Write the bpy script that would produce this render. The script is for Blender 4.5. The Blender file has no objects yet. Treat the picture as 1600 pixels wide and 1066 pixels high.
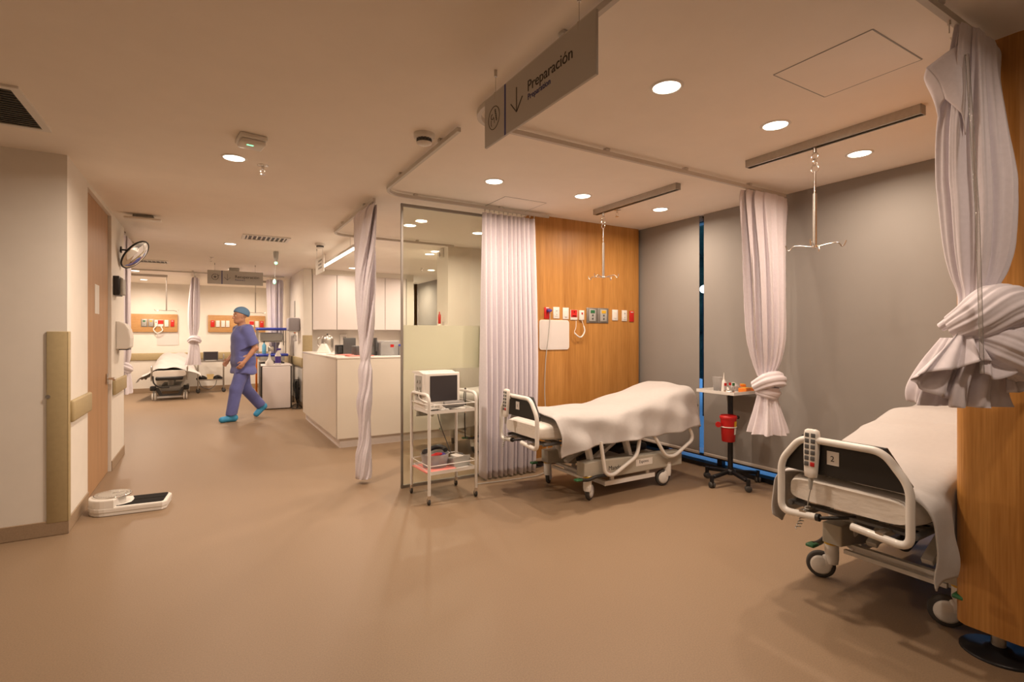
import bpy, bmesh, math, random
import numpy as np
from mathutils import Vector, Matrix, Euler
S = bpy.context.scene
COL = S.collection
PI = math.pi
R = math.radians
random.seed(7)

# ------------------------------------------------------------------ camera
EYE = 1.31
cam_data = bpy.data.cameras.new('camera')
cam_data.lens = 18.0
cam_data.sensor_width = 36.0
cam_data.shift_y = -0.0056
cam_data.clip_start = 0.05
cam = bpy.data.objects.new('camera', cam_data)
cam.location = (0, 0, EYE)
cam.rotation_euler = (R(90), 0, R(-30.7))
COL.objects.link(cam)
S.camera = cam

# ------------------------------------------------------------------ view, world
S.view_settings.view_transform = 'Standard'
S.view_settings.look = 'None'
S.view_settings.exposure = 0.0
S.view_settings.gamma = 1.0
S.view_settings.use_curve_mapping = False
world = bpy.data.worlds.new('dusk_sky')
S.world = world
world.use_nodes = True
_wn = world.node_tree.nodes
_wn['Background'].inputs[0].default_value = (0.19, 0.42, 0.78, 1)
_wn['Background'].inputs[1].default_value = 1.6

LAMP_RGB = (1.0, 0.79, 0.62)     # warm white of the ceiling downlights
LAMP_W = 18.0

# ------------------------------------------------------------------ materials
MATS = {}
def _new(name):
    m = bpy.data.materials.new(name)
    m.use_nodes = True
    MATS[name] = m
    return m, m.node_tree.nodes, m.node_tree.links, m.node_tree.nodes['Principled BSDF']

def mat(name, rgb, rough=0.5, metal=0.0, spec=0.5, var=0.0, scale=20.0, bump=0.0, bscale=200.0, sheen=0.0, coat=0.0, stretch=None):
    m, n, l, b = _new(name)
    b.inputs['Base Color'].default_value = (*rgb, 1)
    b.inputs['Roughness'].default_value = rough
    b.inputs['Metallic'].default_value = metal
    b.inputs['Specular IOR Level'].default_value = spec
    b.inputs['Sheen Weight'].default_value = sheen
    b.inputs['Coat Weight'].default_value = coat
    if var or bump:
        tc = n.new('ShaderNodeTexCoord')
        src = tc.outputs['Object']
        if stretch:
            mp = n.new('ShaderNodeMapping')
            mp.inputs['Scale'].default_value = stretch
            l.new(src, mp.inputs['Vector'])
            src = mp.outputs['Vector']
    if var:
        t = n.new('ShaderNodeTexNoise')
        t.inputs['Scale'].default_value = scale
        t.inputs['Detail'].default_value = 5
        l.new(src, t.inputs['Vector'])
        r = n.new('ShaderNodeValToRGB')
        r.color_ramp.elements[0].position = 0.3
        r.color_ramp.elements[1].position = 0.7
        r.color_ramp.elements[0].color = (*[max(0, c * (1 - var)) for c in rgb], 1)
        r.color_ramp.elements[1].color = (*[min(1, c * (1 + var)) for c in rgb], 1)
        l.new(t.outputs['Fac'], r.inputs['Fac'])
        l.new(r.outputs['Color'], b.inputs['Base Color'])
    if bump:
        t2 = n.new('ShaderNodeTexNoise')
        t2.inputs['Scale'].default_value = bscale
        t2.inputs['Detail'].default_value = 3
        l.new(src, t2.inputs['Vector'])
        bp = n.new('ShaderNodeBump')
        bp.inputs['Strength'].default_value = bump
        bp.inputs['Distance'].default_value = 0.01
        l.new(t2.outputs['Fac'], bp.inputs['Height'])
        l.new(bp.outputs['Normal'], b.inputs['Normal'])
    return m

def wood(name, dark, light, grain=(9, 9, 0.35), rough=0.42):
    m, n, l, b = _new(name)
    tc = n.new('ShaderNodeTexCoord')
    mp = n.new('ShaderNodeMapping')
    mp.inputs['Scale'].default_value = grain
    l.new(tc.outputs['Object'], mp.inputs['Vector'])
    a = n.new('ShaderNodeTexNoise'); a.inputs['Scale'].default_value = 1.2; a.inputs['Detail'].default_value = 8; a.inputs['Roughness'].default_value = 0.6
    l.new(mp.outputs['Vector'], a.inputs['Vector'])
    mp2 = n.new('ShaderNodeMapping'); mp2.inputs['Scale'].default_value = tuple(g * 9 for g in grain)
    l.new(tc.outputs['Object'], mp2.inputs['Vector'])
    c = n.new('ShaderNodeTexNoise'); c.inputs['Scale'].default_value = 1.5; c.inputs['Detail'].default_value = 4
    l.new(mp2.outputs['Vector'], c.inputs['Vector'])
    mx = n.new('ShaderNodeMath'); mx.operation = 'MULTIPLY_ADD'
    mx.inputs[1].default_value = 0.4
    l.new(c.outputs['Fac'], mx.inputs[0])
    sc = n.new('ShaderNodeMath'); sc.operation = 'MULTIPLY'; sc.inputs[1].default_value = 0.6
    l.new(a.outputs['Fac'], sc.inputs[0])
    l.new(sc.outputs[0], mx.inputs[2])
    r = n.new('ShaderNodeValToRGB')
    r.color_ramp.elements[0].position = 0.34; r.color_ramp.elements[1].position = 0.66
    r.color_ramp.elements[0].color = (*dark, 1); r.color_ramp.elements[1].color = (*light, 1)
    l.new(mx.outputs[0], r.inputs['Fac'])
    l.new(r.outputs['Color'], b.inputs['Base Color'])
    b.inputs['Roughness'].default_value = rough
    return m

def emit(name, rgb, strength):
    m, n, l, b = _new(name)
    b.inputs['Base Color'].default_value = (0.8, 0.8, 0.8, 1)
    b.inputs['Emission Color'].default_value = (*rgb, 1)
    b.inputs['Emission Strength'].default_value = strength
    return m

def clear(name, tint, ior=1.45, frost=0.0, body=(0.8, 0.8, 0.8), alpha=0.0):
    """Thin clear sheet: transparent body, mirror reflection by angle; frost mixes in a translucent film."""
    m, n, l, b = _new(name)
    out = n['Material Output']
    n.remove(b)
    t = n.new('ShaderNodeBsdfTransparent'); t.inputs[0].default_value = (*tint, 1)
    g = n.new('ShaderNodeBsdfGlossy'); g.inputs['Roughness'].default_value = 0.02
    f = n.new('ShaderNodeFresnel'); f.inputs[0].default_value = ior
    mx = n.new('ShaderNodeMixShader')
    l.new(f.outputs[0], mx.inputs[0]); l.new(t.outputs[0], mx.inputs[1]); l.new(g.outputs[0], mx.inputs[2])
    last = mx
    if frost > 0:
        d = n.new('ShaderNodeBsdfDiffuse'); d.inputs[0].default_value = (*body, 1)
        tr = n.new('ShaderNodeBsdfTranslucent'); tr.inputs[0].default_value = (*body, 1)
        m2 = n.new('ShaderNodeMixShader'); m2.inputs[0].default_value = 0.45
        l.new(d.outputs[0], m2.inputs[1]); l.new(tr.outputs[0], m2.inputs[2])
        m3 = n.new('ShaderNodeMixShader'); m3.inputs[0].default_value = frost
        l.new(mx.outputs[0], m3.inputs[1]); l.new(m2.outputs[0], m3.inputs[2])
        last = m3
    l.new(last.outputs[0], out.inputs['Surface'])
    return m

M_WALL = mat('wall_paint', (0.84, 0.80, 0.73), 0.6, var=0.02, scale=6, bump=0.03, bscale=300)
M_CEIL = mat('ceiling_paint', (0.93, 0.865, 0.78), 0.85, var=0.015, scale=5)
M_FLOOR = mat('vinyl_floor', (0.275, 0.190, 0.118), 0.48, var=0.12, scale=160, bump=0.02, bscale=250, spec=0.4)
M_COVE = mat('vinyl_cove', (0.36, 0.26, 0.17), 0.5, var=0.08, scale=120)
M_WOOD = wood('oak_veneer', (0.37, 0.155, 0.028), (0.60, 0.295, 0.078))
M_DOORWOOD = wood('door_veneer', (0.40, 0.22, 0.10), (0.54, 0.32, 0.16), grain=(12, 12, 0.4))
M_BOARDWOOD = wood('board_veneer', (0.48, 0.25, 0.09), (0.62, 0.36, 0.15), grain=(2, 9, 7))
M_BEIGE = mat('beige_guard', (0.44, 0.35, 0.19), 0.5, var=0.04, scale=30)
M_CURT = mat('curtain_cloth', (0.76, 0.71, 0.76), 0.9, sheen=0.3, var=0.03, scale=60, bump=0.05, bscale=500)
M_SHEET = mat('white_linen', (0.52, 0.498, 0.483), 0.9, sheen=0.2, var=0.02, scale=40, bump=0.12, bscale=28)
M_MATT = mat('mattress_cover', (0.82, 0.77, 0.70), 0.8, var=0.03, scale=30, bump=0.35, bscale=14, stretch=(1, 1.0, 2.6))
M_ENAMEL = mat('white_enamel', (0.82, 0.80, 0.76), 0.32, coat=0.3)
M_WPLAST = mat('white_plastic', (0.82, 0.79, 0.74), 0.38)
M_GPLAST = mat('grey_plastic', (0.42, 0.41, 0.38), 0.45, var=0.03, scale=30)
M_BASE = mat('bed_base_cover', (0.46, 0.43, 0.36), 0.45, var=0.04, scale=20)
M_DGREY = mat('dark_grey_plastic', (0.10, 0.10, 0.10), 0.45)
M_BLACK = mat('black_plastic', (0.018, 0.017, 0.016), 0.42)
M_BLKMET = mat('black_metal', (0.012, 0.012, 0.014), 0.38, metal=0.2)
M_RUBBER = mat('grey_rubber', (0.06, 0.055, 0.05), 0.7)
M_CHROME = mat('chrome', (0.75, 0.73, 0.70), 0.16, metal=1.0)
M_STEEL = mat('brushed_steel', (0.50, 0.47, 0.43), 0.34, metal=1.0, var=0.05, scale=60)
M_ALU = mat('aluminium', (0.36, 0.34, 0.31), 0.45, metal=0.8)
M_TRACK = mat('track_white', (0.62, 0.58, 0.53), 0.5)
M_SIGN = mat('sign_grey', (0.50, 0.475, 0.435), 0.42)
M_INK = mat('sign_ink', (0.030, 0.022, 0.018), 0.5)
M_INKB = mat('sign_blue', (0.020, 0.030, 0.20), 0.5)
M_BLIND = mat('blind_fabric', (0.31, 0.292, 0.270), 0.9, var=0.015, scale=3, bump=0.03, bscale=600)
M_DESK = mat('desk_laminate', (0.80, 0.74, 0.65), 0.35, var=0.01, scale=4)
M_DESKTOP = mat('desk_top_white', (0.86, 0.82, 0.77), 0.25)
M_CABINET = mat('cabinet_laminate', (0.84, 0.78, 0.76), 0.35)
M_RED = mat('red_plastic', (0.50, 0.012, 0.012), 0.38)
M_REDSIGN = mat('red_plate', (0.62, 0.02, 0.015), 0.45)
M_GREEN = mat('green_plastic', (0.03, 0.16, 0.06), 0.45)
M_YELLOW = mat('yellow_plastic', (0.75, 0.45, 0.03), 0.45)
M_ORANGE = mat('orange_plastic', (0.80, 0.22, 0.02), 0.4)
M_BLUE = mat('blue_plastic', (0.035, 0.06, 0.42), 0.4)
M_SKYBLUE = mat('light_blue_plastic', (0.12, 0.40, 0.62), 0.4)
M_PURPLE = mat('purple_plastic', (0.08, 0.05, 0.30), 0.4)
M_PINK = mat('pink_paper', (0.80, 0.28, 0.24), 0.7)
M_PAPER = mat('white_paper', (0.82, 0.79, 0.74), 0.8)
M_SCREEN = mat('dark_screen', (0.045, 0.040, 0.045), 0.22, spec=0.5)
M_MIRROR = mat('mirror_face', (0.85, 0.85, 0.85), 0.03, metal=1.0)
M_SCRUB = mat('scrub_cloth', (0.125, 0.14, 0.38), 0.9, sheen=0.2, var=0.06, scale=14, bump=0.25, bscale=18)
M_CAPM = mat('cap_cloth', (0.13, 0.25, 0.42), 0.9, bump=0.3, bscale=40)
M_SHOE = mat('shoe_cover', (0.05, 0.33, 0.62), 0.6, bump=0.25, bscale=40)
M_SKIN = mat('skin', (0.50, 0.255, 0.16), 0.5, var=0.05, scale=20)
M_HAIR = mat('dark_hair', (0.015, 0.010, 0.008), 0.6)
M_GLASS = clear('partition_glass', (0.93, 0.95, 0.90))
M_WGLASS = clear('window_glass', (0.85, 0.92, 0.96))
M_FROST = clear('frosted_film', (0.85, 0.9, 0.75), frost=0.80, body=(0.93, 0.92, 0.78))
M_CLEARP = clear('clear_plastic', (0.90, 0.90, 0.90), frost=0.38, body=(0.85, 0.85, 0.85))
M_ACRYL = clear('acrylic_rod', (0.93, 0.92, 0.90), frost=0.15, body=(0.8, 0.78, 0.75))
M_LAMP = emit('lamp_lens', (1.0, 0.88, 0.70), 9.0)
M_GLED = emit('green_led', (0.15, 1.0, 0.45), 2.0)
M_LEAF = mat('dark_hedge', (0.02, 0.06, 0.03), 0.8, var=0.5, scale=14)
M_TERR = mat('terrace_stone', (0.55, 0.60, 0.65), 0.6, var=0.06, scale=9)
M_BUILD = mat('facade', (0.30, 0.32, 0.36), 0.8, var=0.1, scale=4)
M_GLOBE = emit('white_glow', (1.0, 0.95, 0.9), 3.0)
# ------------------------------------------------------------------ mesh helpers
def frame(n):
    n = Vector(n).normalized()
    u = n.orthogonal().normalized()
    return u, n.cross(u), n

def fillet(pts, r, n=5, closed=False):
    """Round the corners of a polyline."""
    P = [Vector(p) for p in pts]
    out = []
    N = len(P)
    for i, p in enumerate(P):
        if not closed and i in (0, N - 1):
            out.append(p); continue
        a, b = P[(i - 1) % N], P[(i + 1) % N]
        da, db = (a - p), (b - p)
        la, lb = da.length, db.length
        rr = min(r, la * 0.48, lb * 0.48)
        s, e = p + da * (rr / la), p + db * (rr / lb)
        for k in range(n + 1):
            t = k / n
            out.append(s * (1 - t) ** 2 + p * 2 * t * (1 - t) + e * t * t)
    return out

def smooth_path(pts, n=8):
    """Catmull-Rom through the points."""
    P = [Vector(p) for p in pts]
    P = [P[0] * 2 - P[1]] + P + [P[-1] * 2 - P[-2]]
    out = []
    for i in range(1, len(P) - 2):
        for k in range(n):
            t = k / n
            a, b, c, d = P[i - 1], P[i], P[i + 1], P[i + 2]
            out.append(0.5 * ((2 * b) + (c - a) * t + (2 * a - 5 * b + 4 * c - d) * t * t + (3 * b - a - 3 * c + d) * t ** 3))
    out.append(P[-2])
    return out

def interp(levels, n):
    """Smoothly resample a list of equal-length tuples to n rows (cosine-free Catmull-Rom per column, by the first column)."""
    L = np.array(levels, float)
    k = np.linspace(0, len(L) - 1, n)
    out = []
    for t in k:
        i = min(int(t), len(L) - 2)
        f = t - i
        a = L[max(i - 1, 0)]; b = L[i]; c = L[i + 1]; d = L[min(i + 2, len(L) - 1)]
        v = 0.5 * ((2 * b) + (c - a) * f + (2 * a - 5 * b + 4 * c - d) * f * f + (3 * b - a - 3 * c + d) * f ** 3)
        out.append(v)
    return np.array(out)

class MB:
    def __init__(self):
        self.v = []; self.f = []; self.s = []
    def add(self, verts, faces, smooth=True, M=None):
        o = len(self.v)
        for p in verts:
            p = Vector(p)
            self.v.append(tuple(M @ p) if M is not None else tuple(p))
        for f in faces:
            self.f.append([i + o for i in f]); self.s.append(smooth)
        return self
    def bmadd(self, bm, M=None, smooth=False):
        bm.verts.index_update()
        self.add([v.co for v in bm.verts], [[v.index for v in f.verts] for f in bm.faces], smooth, M)
        bm.free()
        return self
    def box(self, c, s, r=0.0, seg=2, M=None, rotz=0.0, smooth=None):
        bm = bmesh.new()
        bmesh.ops.create_cube(bm, size=1.0)
        for v in bm.verts:
            v.co = Vector((v.co.x * s[0], v.co.y * s[1], v.co.z * s[2]))
        if r > 0:
            r = min(r, min(s) * 0.49)
            bmesh.ops.bevel(bm, geom=list(bm.edges), offset=r, segments=seg, affect='EDGES', profile=0.5)
        T = Matrix.Translation(c) @ Matrix.Rotation(rotz, 4, 'Z')
        if M is not None: T = M @ T
        return self.bmadd(bm, T, r > 0 and seg > 1 if smooth is None else smooth)
    def beam(self, p0, p1, w, h, up=(0, 0, 1), r=0.0):
        """A box from p0 to p1, w wide and h high."""
        p0, p1 = Vector(p0), Vector(p1)
        x = (p1 - p0); L = x.length; x.normalize()
        y = Vector(up).cross(x)
        if y.length < 1e-6: y = Vector((0, 1, 0)).cross(x)
        y.normalize(); z = x.cross(y)
        M = Matrix((x, y, z)).transposed().to_4x4(); M.translation = (p0 + p1) / 2
        return self.box((0, 0, 0), (L, w, h), r, 2, M)
    def cyl(self, p0, p1, r0, r1=None, n=18, cap=True, smooth=True):
        r1 = r0 if r1 is None else r1
        p0, p1 = Vector(p0), Vector(p1)
        u, w, _ = frame(p1 - p0)
        V = []
        for p, r in ((p0, r0), (p1, r1)):
            for k in range(n):
                a = 2 * PI * k / n
                V.append(p + u * (r * math.cos(a)) + w * (r * math.sin(a)))
        F = [[k, (k + 1) % n, n + (k + 1) % n, n + k] for k in range(n)]
        self.add(V, F, smooth)
        if cap:
            self.add(V[:n], [list(range(n))[::-1]], False)
            self.add(V[n:], [list(range(n))], False)
        return self
    def tube(self, pts, r, n=8, closed=False, cap=True):
        P = [Vector(p) for p in pts]
        N = len(P)
        rr = r if isinstance(r, (list, tuple, np.ndarray)) else [r] * N
        T = []
        for i in range(N):
            a = P[(i - 1) % N] if closed or i > 0 else P[0]
            b = P[(i + 1) % N] if closed or i < N - 1 else P[-1]
            d = b - a
            T.append(d.normalized() if d.length > 1e-9 else Vector((0, 0, 1)))
        u = T[0].orthogonal().normalized()
        V = []
        for i in range(N):
            u = (u - T[i] * u.dot(T[i]))
            u = u.normalized() if u.length > 1e-6 else T[i].orthogonal().normalized()
            w = T[i].cross(u)
            for k in range(n):
                a = 2 * PI * k / n
                V.append(P[i] + (u * math.cos(a) + w * math.sin(a)) * rr[i])
        F = []
        for i in range(N if closed else N - 1):
            j = (i + 1) % N
            for k in range(n):
                F.append([i * n + k, i * n + (k + 1) % n, j * n + (k + 1) % n, j * n + k])
        self.add(V, F, True)
        if cap and not closed:
            self.add(V[:n], [list(range(n))[::-1]], False)
            self.add(V[-n:], [list(range(n))], False)
        return self
    def lathe(self, prof, c=(0, 0, 0), n=28, M=None, cap=True, smooth=True):
        V = []
        for r, z in prof:
            for k in range(n):
                a = 2 * PI * k / n
                V.append((r * math.cos(a), r * math.sin(a), z))
        F = []
        for i in range(len(prof) - 1):
            for k in range(n):
                F.append([i * n + k, i * n + (k + 1) % n, (i + 1) * n + (k + 1) % n, (i + 1) * n + k])
        T = Matrix.Translation(c)
        if M is not None: T = T @ M
        self.add(V, F, smooth, T)
        if cap:
            if prof[0][0] > 1e-6: self.add(V[:n], [list(range(n))[::-1]], False, T)
            if prof[-1][0] > 1e-6: self.add(V[-n:], [list(range(n))], False, T)
        return self
    def prism(self, poly, h0, h1, M=None, r=0.0):
        """poly in local xy, extruded along local z from h0 to h1."""
        n = len(poly)
        bm = bmesh.new()
        a = [bm.verts.new((p[0], p[1], h0)) for p in poly]
        b = [bm.verts.new((p[0], p[1], h1)) for p in poly]
        bm.faces.new(a[::-1]); bm.faces.new(b)
        for i in range(n):
            bm.faces.new([a[i], a[(i + 1) % n], b[(i + 1) % n], b[i]])
        bmesh.ops.recalc_face_normals(bm, faces=bm.faces)
        if r > 0:
            es = [e for e in bm.edges if abs(e.verts[0].co.z - e.verts[1].co.z) < 1e-9]
            bmesh.ops.bevel(bm, geom=es, offset=r, segments=2, affect='EDGES', profile=0.5)
        return self.bmadd(bm, M, False)
    def ball(self, c, r, n=20, m=12, M=None):
        r = (r, r, r) if not isinstance(r, (tuple, list)) else r
        V = [(0, 0, -1)]
        for i in range(1, m):
            t = PI * i / m - PI / 2
            for k in range(n):
                a = 2 * PI * k / n
                V.append((math.cos(t) * math.cos(a), math.cos(t) * math.sin(a), math.sin(t)))
        V.append((0, 0, 1))
        F = [[0, 1 + (k + 1) % n, 1 + k] for k in range(n)]
        for i in range(m - 2):
            o = 1 + i * n
            for k in range(n):
                F.append([o + k, o + (k + 1) % n, o + n + (k + 1) % n, o + n + k])
        o = 1 + (m - 2) * n
        F += [[o + k, o + (k + 1) % n, len(V) - 1] for k in range(n)]
        T = Matrix.Translation(c) @ Matrix.Diagonal((*r, 1))
        if M is not None: T = M @ T
        return self.add(V, F, True, T)
    def grid(self, rows, smooth=True):
        n = len(rows[0]); V = [p for r_ in rows for p in r_]
        F = [[i * n + k, i * n + k + 1, (i + 1) * n + k + 1, (i + 1) * n + k] for i in range(len(rows) - 1) for k in range(n - 1)]
        return self.add(V, F, smooth)
    def rings(self, rings, cap0=True, cap1=True):
        n = len(rings[0]); V = [p for r_ in rings for p in r_]
        F = [[i * n + k, i * n + (k + 1) % n, (i + 1) * n + (k + 1) % n, (i + 1) * n + k] for i in range(len(rings) - 1) for k in range(n)]
        self.add(V, F, True)
        if cap0: self.add(rings[0], [list(range(n))[::-1]], False)
        if cap1: self.add(rings[-1], [list(range(n))], False)
        return self
    def build(self, name, m, parent=None, label=None, kind=None):
        me = bpy.data.meshes.new(name)
        me.from_pydata(self.v, [], self.f)
        me.update()
        me.polygons.foreach_set('use_smooth', self.s)
        bm = bmesh.new(); bm.from_mesh(me)
        bmesh.ops.recalc_face_normals(bm, faces=bm.faces)
        bm.to_mesh(me); bm.free()
        me.materials.append(m)
        o = bpy.data.objects.new(name, me)
        COL.objects.link(o)
        if parent is not None: o.parent = parent
        if label: o['label'] = label
        if kind: o['kind'] = kind
        return o

def thing(name, label, cat, loc=(0, 0, 0), rotz=0.0, group=None):
    o = bpy.data.objects.new(name, None)
    o.empty_display_size = 0.1
    COL.objects.link(o)
    o.location = loc; o.rotation_euler = (0, 0, rotz)
    o['label'] = label; o['category'] = cat
    if group: o['group'] = group
    return o

def tag(o, label, cat, group=None, loc=None, rotz=None):
    o['label'] = label; o['category'] = cat
    if group: o['group'] = group
    if loc is not None: o.location = loc
    if rotz is not None: o.rotation_euler = (0, 0, rotz)
    return o

def struct(name, mb, m, parent=None):
    o = mb.build(name, m, parent)
    if parent is None: o['kind'] = 'structure'
    return o

def solid(o, t, offset=0.0):
    md = o.modifiers.new('thickness', 'SOLIDIFY'); md.thickness = t; md.offset = offset
    return o

def dup(root, loc, rotz=None, label=None, group=None):
    r = root.copy(); COL.objects.link(r); r.location = loc
    if rotz is not None: r.rotation_euler = (0, 0, rotz)
    if label: r['label'] = label
    if group: r['group'] = group
    for ch in list(root.children):
        c = ch.copy(); COL.objects.link(c); c.parent = r
        for g in list(ch.children):
            d = g.copy(); COL.objects.link(d); d.parent = c
    return r

def letters(name, body, size, m, M, parent=None, align='LEFT', depth=0.0006, sx=1.0):
    cu = bpy.data.curves.new(name, 'FONT')
    cu.body = body; cu.size = size; cu.align_x = align; cu.extrude = depth
    t = bpy.data.objects.new(name + '_tmp', cu)
    COL.objects.link(t)
    bpy.context.view_layer.update()
    dg = bpy.context.evaluated_depsgraph_get()
    me = bpy.data.meshes.new_from_object(t.evaluated_get(dg))
    COL.objects.unlink(t); bpy.data.objects.remove(t)
    me.transform(M @ Matrix.Diagonal((sx, 1, 1, 1)))
    me.materials.clear(); me.materials.append(m)
    o = bpy.data.objects.new(name, me); COL.objects.link(o)
    if parent is not None: o.parent = parent
    return o

def basis(x, y, loc):
    x = Vector(x).normalized(); y = Vector(y).normalized(); z = x.cross(y)
    M = Matrix((x, y, z)).transposed().to_4x4(); M.translation = loc
    return M

def bundle(levels, folds, rows=60, n=120, twist=0.0, M=None, seed=1, fine=0.35, sharp=0.0, shear=()):
    """Gathered cloth hanging as one column: levels of (z, cx, cy, a, b, amp); radial folds."""
    L = interp(levels, rows)
    rnd = random.Random(seed)
    ph = [rnd.uniform(0, 6.28) for _ in range(4)]
    out = []
    for i, (z, cx, cy, a, b, amp) in enumerate(L):
        t = i / (rows - 1)
        ring = []
        for k in range(n):
            th = 2 * PI * k / n
            q = th + twist * t
            w = math.sin(folds * q + 0.8 * math.sin(2 * q + ph[0])) + fine * math.sin((2 * folds + 3) * q + ph[1] + 2 * t) + 0.25 * math.sin(3 * q + ph[2] + 3 * t)
            if sharp:
                tri = 2 / PI * math.asin(math.sin(folds * q + 0.9 * math.sin(2 * q + ph[0])))
                w = w * (1 - sharp) + sharp * 1.25 * (tri + 0.30 * math.sin((2 * folds + 3) * q + ph[1] + 2 * t))
            rr = 1 + amp * w
            p = Vector((cx + a * rr * math.cos(th), cy + b * rr * math.sin(th), z))
            if shear: p.y += (p.x - cx) * float(np.interp(z, [s_[0] for s_ in shear], [s_[1] for s_ in shear]))
            ring.append(M @ p if M is not None else p)
        out.append(ring)
    return out

def lump(path, radii, folds, amp, squash=1.0, n=72, rows=40, seed=3, skew=0.0):
    """Pleated roll of cloth along a path: the pleats run along it."""
    P = smooth_path(path, max(2, rows // max(1, len(path) - 1)))
    N = len(P)
    rr = np.interp(np.linspace(0, 1, N), np.linspace(0, 1, len(radii)), radii)
    rnd = random.Random(seed); ph = rnd.uniform(0, 6)
    u = None; out = []
    for i in range(N):
        d = (P[min(i + 1, N - 1)] - P[max(i - 1, 0)]).normalized()
        if u is None: u = d.orthogonal().normalized()
        u = (u - d * u.dot(d)).normalized(); w = d.cross(u)
        ring = []
        for k in range(n):
            th = 2 * PI * k / n
            q = th + skew * i / N
            s = 1 + amp * (math.sin(folds * q + 1.1 * math.sin(2 * q + ph)) + 0.4 * math.sin((2 * folds + 1) * q + ph))
            ring.append(P[i] + (u * math.cos(th) + w * math.sin(th) * squash) * rr[i] * s)
        out.append(ring)
    return out

# ------------------------------------------------------------------ smooth bodies: distance field -> surface net
def cone_field(X, Y, Z, a, b, ra, rb):
    a = np.array(a, float); b = np.array(b, float)
    ba = b - a; L2 = max(float(ba @ ba), 1e-9)
    px, py, pz = X - a[0], Y - a[1], Z - a[2]
    t = np.clip((px * ba[0] + py * ba[1] + pz * ba[2]) / L2, 0, 1)
    d = np.sqrt((px - t * ba[0]) ** 2 + (py - t * ba[1]) ** 2 + (pz - t * ba[2]) ** 2)
    return d - (ra + (rb - ra) * t)
def ell_field(X, Y, Z, c, r):
    k = np.sqrt(((X - c[0]) / r[0]) ** 2 + ((Y - c[1]) / r[1]) ** 2 + ((Z - c[2]) / r[2]) ** 2)
    return (k - 1) * min(r)
def smin(a, b, k):
    h = np.clip(0.5 + 0.5 * (b - a) / k, 0, 1)
    return b * (1 - h) + a * h - k * h * (1 - h)
def net(field, lo, hi, h):
    """Naive surface net of field(X, Y, Z) = 0 over a box, as (verts, quads)."""
    ax = [np.arange(lo[i], hi[i] + h, h, dtype=np.float32) for i in range(3)]
    X, Y, Z = np.meshgrid(*ax, indexing='ij', sparse=False)
    D = field(X, Y, Z).astype(np.float32)
    sgn = D < 0
    nx, ny, nz = (s - 1 for s in D.shape)
    cor = [(i, j, k) for i in (0, 1) for j in (0, 1) for k in (0, 1)]
    cnt = np.zeros((nx, ny, nz), np.int8)
    for i, j, k in cor: cnt += sgn[i:i + nx, j:j + ny, k:k + nz]
    act = (cnt > 0) & (cnt < 8)
    idx = -np.ones((nx, ny, nz), np.int64)
    C = np.argwhere(act)
    idx[act] = np.arange(len(C))
    acc = np.zeros((len(C), 3)); num = np.zeros(len(C))
    for a in cor:
        for ax_ in range(3):
            if a[ax_] == 1: continue
            b = list(a); b[ax_] = 1
            d0 = D[C[:, 0] + a[0], C[:, 1] + a[1], C[:, 2] + a[2]]; d1 = D[C[:, 0] + b[0], C[:, 1] + b[1], C[:, 2] + b[2]]
            x = (d0 < 0) != (d1 < 0)
            t = np.where(x, d0 / np.where(x, d0 - d1, 1), 0)
            p = np.array(a, float)[None, :].repeat(len(C), 0); p[:, ax_] += t
            acc[x] += p[x]; num[x] += 1
    V = (C + acc / num[:, None]) * h + np.array(lo)
    F = []
    for ax_ in range(3):
        o1, o2 = [(1, 2), (2, 0), (0, 1)][ax_]
        sl0 = [slice(1, None)] * 3; sl1 = [slice(1, None)] * 3
        sl0[ax_] = slice(0, -1); sl1[ax_] = slice(1, None)
        full0 = [slice(0, -1)] * 3; full1 = [slice(0, -1)] * 3
        full1[ax_] = slice(1, None)
        s0 = sgn[tuple(full0)]; s1 = sgn[tuple(full1)]
        E = np.argwhere(s0 != s1)
        E = E[(E[:, o1] > 0) & (E[:, o2] > 0)]
        e1 = np.zeros(3, int); e1[o1] = 1; e2 = np.zeros(3, int); e2[o2] = 1
        q = np.stack([idx[tuple((E - e1 - e2).T)], idx[tuple((E - e2).T)], idx[tuple(E.T)], idx[tuple((E - e1).T)]], 1)
        q = q[(q >= 0).all(1)]
        F += q.tolist()
    return V.tolist(), F
def body(parts, lo, hi, h, cut=None):
    """parts: (kind, args..., blend). Smooth union, then optional cut field (kept where cut < 0)."""
    def field(X, Y, Z):
        D = None
        for p in parts:
            if p[0] == 'cone': d = cone_field(X, Y, Z, *p[1:5])
            else: d = ell_field(X, Y, Z, *p[1:3])
            D = d if D is None else smin(D, d, p[-1])
        if cut is not None: D = np.maximum(D, cut(X, Y, Z))
        return D
    return net(field, lo, hi, h)
# ------------------------------------------------------------------ the setting
CH = 2.5
def wallbox(name, x0, x1, y0, y1, z0=0.0, z1=CH, m=None):
    return struct(name, MB().box(((x0 + x1) / 2, (y0 + y1) / 2, (z0 + z1) / 2), (x1 - x0, y1 - y0, z1 - z0)), m or M_WALL)

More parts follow.
